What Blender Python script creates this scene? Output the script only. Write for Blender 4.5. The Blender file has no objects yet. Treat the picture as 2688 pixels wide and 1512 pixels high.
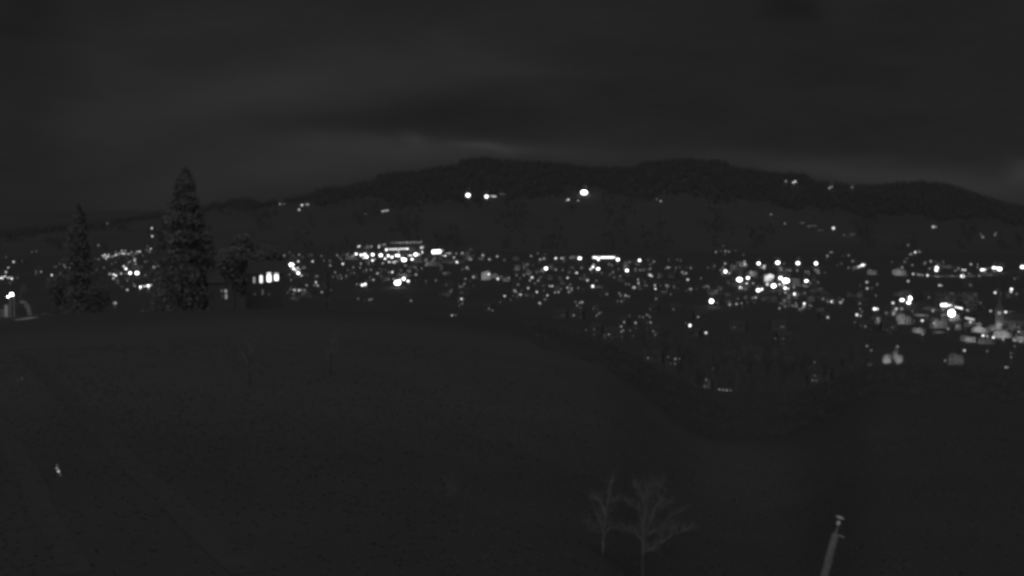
import bpy, math, random
import numpy as np
from mathutils import Vector, Matrix

rnd = random.Random(555)
nrs = np.random.RandomState(7)
C = bpy.context.scene.collection
sc = bpy.context.scene

# ------------------------------------------------------------------ camera
W, H, F = 2688.0, 1512.0, 3245.0          # photograph's pixels, focal length in those pixels
HORIZON = 530.0
PITCH = math.atan((H / 2 - HORIZON) / F)
cp, sp_ = math.cos(PITCH), math.sin(PITCH)
cam_d = bpy.data.cameras.new('camera')
cam_d.sensor_width = 36.0
cam_d.lens = 36.0 * F / W
cam_d.clip_start, cam_d.clip_end = 0.5, 30000
cam = bpy.data.objects.new('camera', cam_d)
C.objects.link(cam)
cam.location = (0, 0, 0)
cam.rotation_euler = (math.pi / 2 - PITCH, 0, 0)
sc.camera = cam

# ------------------------------------------------------------------ render
sc.render.engine = 'CYCLES'
sc.cycles.pixel_filter_type = 'BLACKMAN_HARRIS'
sc.cycles.filter_width = 3.4               # a soft webcam lens
sc.cycles.max_bounces = 3
sc.cycles.diffuse_bounces = 2
sc.cycles.glossy_bounces = 1
sc.cycles.use_light_tree = True
sc.cycles.sample_clamp_indirect = .6
sc.cycles.sample_clamp_direct = 16
sc.cycles.use_denoising = True
sc.cycles.denoiser = 'OPENIMAGEDENOISE'
sc.cycles.denoising_input_passes = 'RGB_ALBEDO_NORMAL'
sc.view_settings.view_transform = 'Standard'
sc.view_settings.look = 'None'
sc.view_settings.exposure = 0
sc.view_settings.gamma = 1
sc.view_settings.use_curve_mapping = False

# ------------------------------------------------------------------ world: an overcast winter night
def uv_of(px, py):
    a, b = (px - W / 2) / F, (H / 2 - py) / F
    d = cp + b * sp_
    return a / d, (b * cp - sp_) / d

world = bpy.data.worlds.new('World')
sc.world = world
world.use_nodes = True
nt = world.node_tree
N, LK = nt.nodes, nt.links
N.clear()

def nd(t, **kw):
    n = N.new(t)
    for k, v in kw.items():
        setattr(n, k, v)
    return n

def math_n(op, a, b=None, clamp=False):
    n = nd('ShaderNodeMath', operation=op, use_clamp=clamp)
    for i, s in enumerate((a, b)):
        if s is None:
            continue
        if isinstance(s, (int, float)):
            n.inputs[i].default_value = s
        else:
            LK.new(s, n.inputs[i])
    return n.outputs[0]

tc = nd('ShaderNodeTexCoord')
sep = nd('ShaderNodeSeparateXYZ')
LK.new(tc.outputs['Generated'], sep.inputs[0])
yy = math_n('MAXIMUM', sep.outputs[1], 0.05)
u_ = math_n('DIVIDE', sep.outputs[0], yy)
v_ = math_n('DIVIDE', sep.outputs[2], yy)
comb = nd('ShaderNodeCombineXYZ')
LK.new(u_, comb.inputs[0])
LK.new(v_, comb.inputs[1])
# ragged cloud edges
nz = nd('ShaderNodeTexNoise')
nz.inputs['Scale'].default_value = 9
nz.inputs['Detail'].default_value = 4
mp0 = nd('ShaderNodeMapping')
mp0.inputs['Scale'].default_value = (1, 3.0, 1)
LK.new(comb.outputs[0], mp0.inputs[0])
LK.new(mp0.outputs[0], nz.inputs['Vector'])
sub = nd('ShaderNodeVectorMath', operation='SUBTRACT')
LK.new(nz.outputs['Color'], sub.inputs[0])
sub.inputs[1].default_value = (.5, .5, .5)
scl = nd('ShaderNodeVectorMath', operation='MULTIPLY')
LK.new(sub.outputs[0], scl.inputs[0])
scl.inputs[1].default_value = (.05, .022, 0)
add = nd('ShaderNodeVectorMath', operation='ADD')
LK.new(comb.outputs[0], add.inputs[0])
LK.new(scl.outputs[0], add.inputs[1])
warped = add.outputs[0]
CLOUDS = [  # px, py, half width, half height, tilt (deg), brightness
    (760, 235, 420, 75, 8, .0048), (1000, 200, 260, 60, 4, .0022), (1250, 135, 170, 60, -15, .0022),
    (430, 330, 300, 160, 5, .0022), (960, 385, 190, 26, -3, .0050), (1085, 370, 40, 14, -18, .0060),
    (1270, 390, 70, 11, -7, .0095), (760, 440, 330, 60, 6, .0058), (1150, 420, 200, 30, 3, .0044),
    (1480, 405, 230, 24, -5, .0050), (2130, 442, 230, 26, -5, .0065), (2420, 462, 250, 30, -6, .0055),
    (2600, 500, 200, 40, -8, .0040), (2700, 450, 40, 22, 0, .011), (1000, 320, 330, 42, 0, -.0026),
    (1440, 185, 120, 18, 0, .0016), (60, 120, 110, 260, 0, -.0030), (2330, 150, 500, 190, 0, -.0010),
    (560, 90, 500, 80, 0, .0010), (2080, 15, 55, 30, 0, -.0030), (150, 470, 260, 110, 0, -.0006),
]
acc = None
for (px, py, hw, hh, tilt, amp) in CLOUDS:
    u0, v0 = uv_of(px, py)
    mp = nd('ShaderNodeMapping', vector_type='TEXTURE')
    mp.inputs['Location'].default_value = (u0, v0, 0)
    mp.inputs['Rotation'].default_value = (0, 0, math.radians(tilt))
    mp.inputs['Scale'].default_value = (hw / F, hh / F, 1)
    LK.new(warped, mp.inputs[0])
    dt = nd('ShaderNodeVectorMath', operation='DOT_PRODUCT')
    LK.new(mp.outputs[0], dt.inputs[0])
    LK.new(mp.outputs[0], dt.inputs[1])
    e = math_n('POWER', 2.0, math_n('MULTIPLY', dt.outputs['Value'], -1.0))
    t = math_n('MULTIPLY', e, amp * 1.35)
    acc = t if acc is None else math_n('ADD', acc, t)
front = math_n('GREATER_THAN', sep.outputs[1], 0.05)
acc = math_n('MULTIPLY', acc, front)
# thin overcast over the whole dome
nz2 = nd('ShaderNodeTexNoise')
nz2.inputs['Scale'].default_value = 2.6
nz2.inputs['Detail'].default_value = 6
nz2.inputs['Roughness'].default_value = .55
mp2 = nd('ShaderNodeMapping')
mp2.inputs['Scale'].default_value = (1, 1, 3.2)
LK.new(tc.outputs['Generated'], mp2.inputs[0])
LK.new(mp2.outputs[0], nz2.inputs['Vector'])
ov = math_n('MULTIPLY', math_n('SUBTRACT', nz2.outputs['Fac'], .5), .0085)
nz3 = nd('ShaderNodeTexNoise')
nz3.inputs['Scale'].default_value = 9
nz3.inputs['Detail'].default_value = 7
nz3.inputs['Roughness'].default_value = .6
LK.new(mp2.outputs[0], nz3.inputs['Vector'])
ov = math_n('ADD', ov, math_n('MULTIPLY', math_n('SUBTRACT', nz3.outputs['Fac'], .5), .0095))
base = math_n('ADD', math_n('ADD', ov, .0162), acc)
base = math_n('MAXIMUM', base, .010)
cc = nd('ShaderNodeCombineColor')
for i in range(3):
    LK.new(base, cc.inputs[i])
bg = nd('ShaderNodeBackground')
LK.new(cc.outputs[0], bg.inputs[0])
bg.inputs[1].default_value = 1.0
wo = nd('ShaderNodeOutputWorld')
LK.new(bg.outputs[0], wo.inputs[0])

# the last faint light of the overcast sky, from high above and behind
sun_d = bpy.data.lights.new('sun', 'SUN')
sun_d.energy = 0.82
sun_d.angle = math.radians(90)
sun_d.color = (1, 1, 1)
sun = bpy.data.objects.new('sun', sun_d)
C.objects.link(sun)
sun.rotation_euler = (math.radians(42), 0, math.radians(-10))

# ------------------------------------------------------------------ helpers
_mats = {}
def mat(name, v, rough=.9, noise=0, nscale=1.0):
    """plain grey surface with an optional mottling of its own"""
    if name in _mats:
        return _mats[name]
    m = bpy.data.materials.new(name)
    m.use_nodes = True
    b = m.node_tree.nodes['Principled BSDF']
    b.inputs['Base Color'].default_value = (v, v, v, 1)
    b.inputs['Roughness'].default_value = rough
    b.inputs['Specular IOR Level'].default_value = .15
    if noise:
        t = m.node_tree
        g = t.nodes.new('ShaderNodeNewGeometry')
        n = t.nodes.new('ShaderNodeTexNoise')
        n.inputs['Scale'].default_value = nscale
        n.inputs['Detail'].default_value = 5
        r = t.nodes.new('ShaderNodeMapRange')
        r.inputs['From Min'].default_value, r.inputs['From Max'].default_value = .25, .75
        r.inputs['To Min'].default_value, r.inputs['To Max'].default_value = v * (1 - noise), v * (1 + noise)
        c = t.nodes.new('ShaderNodeCombineColor')
        t.links.new(g.outputs['Position'], n.inputs['Vector'])
        t.links.new(n.outputs['Fac'], r.inputs['Value'])
        for i in range(3):
            t.links.new(r.outputs[0], c.inputs[i])
        t.links.new(c.outputs[0], b.inputs['Base Color'])
    _mats[name] = m
    return m

def glow(L):
    """emitting glass; L is quantised so that lamps share materials"""
    k = round(math.log(max(L, .003)) * 5)
    name = 'lamp_glass_%03d' % (k + 60)
    if name in _mats:
        return _mats[name]
    m = bpy.data.materials.new(name)
    m.use_nodes = True
    b = m.node_tree.nodes['Principled BSDF']
    b.inputs['Base Color'].default_value = (.1, .1, .1, 1)
    b.inputs['Specular IOR Level'].default_value = 0
    b.inputs['Emission Color'].default_value = (1, 1, 1, 1)
    b.inputs['Emission Strength'].default_value = math.exp(k / 5)
    if math.exp(k / 5) < 1.6:      # too weak to light anything beyond itself: seen, not sampled
        m.cycles.emission_sampling = 'NONE'
    _mats[name] = m
    return m

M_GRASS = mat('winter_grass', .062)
M_FIELD = mat('valley_field', .054, noise=.08, nscale=.01)
M_HILL = mat('hill_meadow', .0605, noise=.13, nscale=.005)
M_FOREST = mat('forest_needles', .051, noise=.05, nscale=.02)
M_BARK = mat('dark_bark', .07)
M_PALEBARK = mat('lit_limb_bark', .175, noise=.3, nscale=3)  # light falling on the fruit tree limbs is put into this pale colour
M_WALL = [mat('timber_wall', .075), mat('plaster_wall', .09), mat('grey_wall', .08)]
M_FACADE = mat('pale_plaster', .115, noise=.25, nscale=.35)
M_ROOF = mat('dark_tiles', .055)
M_METAL = mat('galvanised_steel', .22, .5)
M_FRAME = mat('window_frame', .08)
M_DARKGLASS = mat('dark_glass', .03, .15)
M_POLE = mat('weathered_pole', .15, noise=.25, nscale=4)
M_PORC = mat('white_porcelain', .72, .3)
M_TRACK = mat('gravel_track', .0585, noise=.1, nscale=1.5)
M_CONC = mat('concrete', .11)

class MB:
    def __init__(s):
        s.v, s.f = [], []
    def box(s, x0, x1, y0, y1, z0, z1):
        n = len(s.v)
        s.v += [(x0, y0, z0), (x1, y0, z0), (x1, y1, z0), (x0, y1, z0), (x0, y0, z1), (x1, y0, z1), (x1, y1, z1), (x0, y1, z1)]
        s.f += [tuple(n + i for i in q) for q in ((0, 3, 2, 1), (4, 5, 6, 7), (0, 1, 5, 4), (1, 2, 6, 5), (2, 3, 7, 6), (3, 0, 4, 7))]
    def tube(s, pts, rads, k=6, cap=True):
        n0 = len(s.v)
        pts = [Vector(p) for p in pts]
        for i, p in enumerate(pts):
            d = (pts[min(i + 1, len(pts) - 1)] - pts[max(i - 1, 0)]).normalized()
            a = d.orthogonal().normalized()
            b = d.cross(a)
            for j in range(k):
                t = 2 * math.pi * j / k
                s.v.append(tuple(p + (a * math.cos(t) + b * math.sin(t)) * rads[i]))
        for i in range(len(pts) - 1):
            for j in range(k):
                a0, a1 = n0 + i * k + j, n0 + i * k + (j + 1) % k
                s.f.append((a0, a1, a1 + k, a0 + k))
        if cap:
            s.f.append(tuple(n0 + j for j in reversed(range(k))))
            s.f.append(tuple(n0 + (len(pts) - 1) * k + j for j in range(k)))
    def lathe(s, prof, k=10, c=(0, 0, 0)):
        n0 = len(s.v)
        for (r, z) in prof:
            for j in range(k):
                t = 2 * math.pi * j / k
                s.v.append((c[0] + r * math.cos(t), c[1] + r * math.sin(t), c[2] + z))
        for i in range(len(prof) - 1):
            for j in range(k):
                a0, a1 = n0 + i * k + j, n0 + i * k + (j + 1) % k
                s.f.append((a0, a1, a1 + k, a0 + k))
        s.f.append(tuple(n0 + j for j in reversed(range(k))))
        s.f.append(tuple(n0 + (len(prof) - 1) * k + j for j in range(k)))
    def mesh(s, name, m=None, smooth=False):
        me = bpy.data.meshes.new(name)
        me.from_pydata(s.v, [], s.f)
        if m:
            me.materials.append(m)
        if smooth:
            me.polygons.foreach_set('use_smooth', [True] * len(me.polygons))
        me.update()
        return me

def link(name, me, parent=None, loc=(0, 0, 0), rot=(0, 0, 0), scale=(1, 1, 1), m=None):
    o = bpy.data.objects.new(name, me)
    C.objects.link(o)
    o.location, o.rotation_euler, o.scale = loc, rot, scale
    if parent is not None:
        o.parent = parent
    if m is not None:
        o.material_slots[0].link = 'OBJECT'
        o.material_slots[0].material = m
    return o

def thing(name, label, cat, loc=(0, 0, 0), rz=0, group=None):
    o = bpy.data.objects.new(name, None)
    C.objects.link(o)
    o.location = loc
    o.rotation_euler = (0, 0, rz)
    o.empty_display_size = .5
    o['label'] = label
    o['category'] = cat
    if group:
        o['group'] = group
    return o

def structure(name, me):
    o = link(name, me)
    o['kind'] = 'structure'
    return o

def leafy_mat(m, f=.5):
    """thin leaves pass half of the light through"""
    t = m.node_tree
    b, out = t.nodes['Principled BSDF'], t.nodes['Material Output']
    tr = t.nodes.new('ShaderNodeBsdfTranslucent')
    mx = t.nodes.new('ShaderNodeMixShader')
    mx.inputs[0].default_value = f
    src = b.inputs['Base Color']
    if src.links:
        t.links.new(src.links[0].from_socket, tr.inputs['Color'])
    else:
        tr.inputs['Color'].default_value = src.default_value
    t.links.new(b.outputs[0], mx.inputs[1]); t.links.new(tr.outputs[0], mx.inputs[2])
    t.links.new(mx.outputs[0], out.inputs['Surface'])
    return m
M_NEEDLE = leafy_mat(mat('spruce_needles', .25, noise=.08, nscale=.6))
M_TWIG = leafy_mat(mat('dark_twigs', .22), .4)
M_DARKTWIG = leafy_mat(mat('wood_edge_twigs', .16), .4)
M_BRAMBLE = leafy_mat(mat('bare_bramble', .15))

# ------------------------------------------------------------------ terrain
def lerp_pts(pts):
    xs, ys = np.array([p[0] for p in pts], float), np.array([p[1] for p in pts], float)
    return lambda x: np.interp(x, xs, ys)

CREST = lerp_pts([(-1500, 880), (0, 834), (90, 829), (300, 830), (800, 830), (1000, 842), (1200, 862), (1430, 893), (1600, 945), (1750, 1060),
                  (1850, 1130), (2100, 1130), (2200, 1060), (2290, 1000), (2460, 996), (2688, 1000), (3000, 1020), (4500, 1100)])
RIDGE_PTS = [(-1500, 640), (-400, 610), (0, 603), (90, 593), (200, 585), (290, 575), (345, 567), (400, 562), (547, 540), (568, 526), (585, 533), (612, 521), (661, 520),
             (685, 532), (718, 525), (780, 517), (816, 509), (835, 496), (867, 490), (911, 490), (941, 479), (976, 475), (995, 457), (1030, 452),
             (1100, 449), (1116, 442), (1203, 431), (1211, 418), (1268, 411), (1345, 420), (1480, 427), (1535, 437), (1665, 438), (1684, 422),
             (1725, 422), (1779, 416), (1893, 421), (1917, 436), (1965, 443), (2014, 453), (2110, 457), (2141, 478), (2190, 478), (2214, 484),
             (2289, 488), (2352, 481), (2420, 478), (2489, 486), (2558, 508), (2627, 529), (2688, 541), (2850, 565), (3300, 590), (4500, 620)]
RIDGE = lerp_pts(RIDGE_PTS)
FOREST_LOW = lerp_pts([(-1500, 660), (0, 620), (300, 590), (500, 556), (600, 548), (830, 531), (970, 526), (1100, 534), (1250, 533), (1380, 530), (1480, 505), (1560, 497),
                       (1671, 519), (1800, 516), (1950, 530), (2100, 545), (2300, 565), (2500, 572), (2688, 585), (4500, 620)])
VALLEY = -110.0
def smoothed(f, w):
    xs = np.arange(-1600, 4600, 20.0)
    ys = f(xs)
    k = np.exp(-np.linspace(-2.2, 2.2, 2 * w + 1) ** 2)
    k /= k.sum()
    ys = np.convolve(np.pad(ys, w, mode='edge'), k, mode='valid')
    return lambda x: np.interp(x, xs, ys)
CREST = smoothed(CREST, 6)
RIDGE_SOFT = smoothed(RIDGE, 12)
D0, DC = 220.0, 700.0
def sstep(t):
    t = np.clip(t, 0, 1)
    return t * t * (3 - 2 * t)

def height(x, y):
    x, y = np.asarray(x, float), np.asarray(y, float)
    r = np.hypot(x, y)
    u = x / np.maximum(y, .35 * r)
    px = W / 2 + F * u
    zc = -(CREST(px) - HORIZON) / F * D0
    near = -14 + (zc + 14) * np.minimum(r, D0) / D0
    z = near + (VALLEY - zc) * sstep((r - D0) / (DC - D0))
    # gentle swells of the meadow, fading out towards the crest
    z = z + .35 * np.sin(x * .05 + 1.3) * np.cos(y * .043) * sstep((200 - r) / 100) * sstep((r - 15) / 30)
    # the valley side and the ridge
    d0 = 2750 + 220 * np.sin(px * .004 + .6)
    d1 = 4600.0
    t = (r - d0) / (d1 - d0)
    w_ = np.clip(t, 0, 1) ** 3
    zr = (HORIZON - (RIDGE(px) * w_ + RIDGE_SOFT(px) * (1 - w_) + 11)) / F * d1
    up = (zr - VALLEY) * (.55 * sstep(t) + .45 * np.clip(t, 0, 1))
    bump = 9 * np.sin(px * .012 + r * .0021) * np.sin(r * .0043 + px * .003) * sstep(t * 3) * sstep((1 - t) * 5)
    down = -(zr + 60) * .8 * sstep((r - d1) / 2600)
    return z + up + bump + down

def ray(px, py):
    a, b = (px - W / 2) / F, (H / 2 - py) / F
    return Vector((a, cp + b * sp_, b * cp - sp_))     # per unit of depth

_steps_far = np.concatenate([np.arange(470, 1500, 1.0), np.arange(1500, 5200, 2.5)])
_steps_near = np.arange(20, 470, .25)
def place(px, py, h, near=False):
    """where a point h metres above the ground is seen at pixel (px, py): x, y, ground z"""
    d = ray(px, py)
    s = _steps_near if near else _steps_far
    x, y, z = d.x * s, d.y * s, d.z * s
    g = height(x, y)
    hit = np.nonzero(z <= g + h)[0]
    i = int(hit[0]) if len(hit) else len(s) - 1
    return Vector((x[i], y[i], g[i])), Vector((x[i], y[i], z[i]))

def proj(p):
    depth = p[1] * cp - p[2] * sp_
    return W / 2 + F * p[0] / depth, H / 2 - F * (p[2] * cp + p[1] * sp_) / depth

azs = np.radians(np.arange(-46, 46.01, .16))
rings = np.concatenate([np.geomspace(2, 235, 110), np.geomspace(235, 2700, 120)[1:], np.geomspace(2700, 9000, 120)[1:]])
def sheet(name, r_lo, r_hi, m):
    rr = rings[(rings >= r_lo - 1e-6) & (rings <= r_hi + 1e-6)]
    A, R = np.meshgrid(azs, rr)
    X, Y = R * np.sin(A), R * np.cos(A)
    Z = height(X, Y)
    nr_, na = R.shape
    V = np.stack([X, Y, Z], -1).reshape(-1, 3)
    i = np.arange((nr_ - 1) * na).reshape(nr_ - 1, na)[:, :-1].ravel()
    Fc = np.stack([i, i + 1, i + na + 1, i + na], -1)
    me = bpy.data.meshes.new(name)
    me.vertices.add(len(V)); me.vertices.foreach_set('co', V.ravel())
    me.loops.add(Fc.size); me.loops.foreach_set('vertex_index', Fc.ravel())
    me.polygons.add(len(Fc)); me.polygons.foreach_set('loop_start', np.arange(0, Fc.size, 4))
    me.update(calc_edges=True)
    me.polygons.foreach_set('use_smooth', [True] * len(Fc))
    me.materials.append(m)
    me.validate()
    if me.polygons[0].normal.z < 0:
        me.flip_normals()
    return structure(name, me)

rA = rings[np.argmin(abs(rings - 235))]
rB = rings[np.argmin(abs(rings - 2700))]
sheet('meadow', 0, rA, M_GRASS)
sheet('valley_floor', rA, rB, M_FIELD)
sheet('hills', rB, 9001, M_HILL)

# grass of the meadow: tufty mottling, and a soft oval that is a little paler than the grass around it
def grass_nodes():
    t = M_GRASS.node_tree
    b = t.nodes['Principled BSDF']
    g = t.nodes.new('ShaderNodeNewGeometry')
    n1 = t.nodes.new('ShaderNodeTexNoise'); n1.inputs['Scale'].default_value = .12; n1.inputs['Detail'].default_value = 8
    n1.inputs['Roughness'].default_value = .65
    n2 = t.nodes.new('ShaderNodeTexNoise'); n2.inputs['Scale'].default_value = 2.5; n2.inputs['Detail'].default_value = 4
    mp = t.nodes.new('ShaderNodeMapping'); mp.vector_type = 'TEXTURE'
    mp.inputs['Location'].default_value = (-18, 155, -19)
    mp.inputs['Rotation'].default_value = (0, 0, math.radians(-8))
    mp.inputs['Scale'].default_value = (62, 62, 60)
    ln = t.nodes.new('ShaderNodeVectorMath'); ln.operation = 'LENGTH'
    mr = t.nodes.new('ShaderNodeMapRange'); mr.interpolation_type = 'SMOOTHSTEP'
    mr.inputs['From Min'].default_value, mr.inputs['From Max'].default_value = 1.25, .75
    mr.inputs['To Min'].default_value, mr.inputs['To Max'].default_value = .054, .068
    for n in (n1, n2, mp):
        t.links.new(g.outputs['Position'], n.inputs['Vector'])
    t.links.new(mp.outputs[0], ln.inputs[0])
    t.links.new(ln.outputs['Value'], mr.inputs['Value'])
    def mr2(src, lo, hi):
        r = t.nodes.new('ShaderNodeMapRange')
        r.inputs['From Min'].default_value, r.inputs['From Max'].default_value = .3, .7
        r.inputs['To Min'].default_value, r.inputs['To Max'].default_value = lo, hi
        t.links.new(src, r.inputs['Value'])
        return r.outputs[0]
    m1 = t.nodes.new('ShaderNodeMath'); m1.operation = 'MULTIPLY'
    m2 = t.nodes.new('ShaderNodeMath'); m2.operation = 'MULTIPLY'
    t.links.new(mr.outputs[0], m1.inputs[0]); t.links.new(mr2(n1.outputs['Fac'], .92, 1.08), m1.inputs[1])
    t.links.new(m1.outputs[0], m2.inputs[0]); t.links.new(mr2(n2.outputs['Fac'], .96, 1.04), m2.inputs[1])
    c = t.nodes.new('ShaderNodeCombineColor')
    for i in range(3):
        t.links.new(m2.outputs[0], c.inputs[i])
    t.links.new(c.outputs[0], b.inputs['Base Color'])
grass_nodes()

def strip(name, pix, width, m, lift=.03):
    """a track laid on the meadow through points seen at these pixels"""
    pts = [place(px, py, 0, True)[0] for px, py in pix]
    fine = []
    for a, b in zip(pts[:-1], pts[1:]):
        n = max(2, int((b - a).length / 2))
        fine += [a.lerp(b, i / n) for i in range(n)]
    fine.append(pts[-1])
    mb = MB()
    K = 5
    for i, p in enumerate(fine):
        d = (fine[min(i + 1, len(fine) - 1)] - fine[max(i - 1, 0)])
        side = Vector((d.y, -d.x, 0)).normalized()
        for k in range(K):
            off = (k / (K - 1) - .5) * width * (1 + .12 * math.sin(i * .7 + k))
            q = p + side * off
            rut = -.012 if k in (1, 3) else 0
            mb.v.append((q.x, q.y, float(height(q.x, q.y)) + lift + rut))
    for i in range(len(fine) - 1):
        for k in range(K - 1):
            a = i * K + k
            mb.f.append((a, a + K, a + K + 1, a + 1))
    me = mb.mesh(name, m, True)
    if me.polygons[0].normal.z < 0:
        me.flip_normals()
    return structure(name, me)

strip('farm_track', [(60, 930), (140, 1010), (250, 1125), (370, 1245), (500, 1365), (650, 1508)], 1.5, M_TRACK)
strip('side_track', [(-60, 1010), (30, 1160), (110, 1330), (200, 1508)], 1.3, M_TRACK)
lit_path = strip('footpath', [(40, 841), (60, 839), (76, 836), (92, 833.5)], 1.8, mat('pale_gravel', .55), .06)

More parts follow.
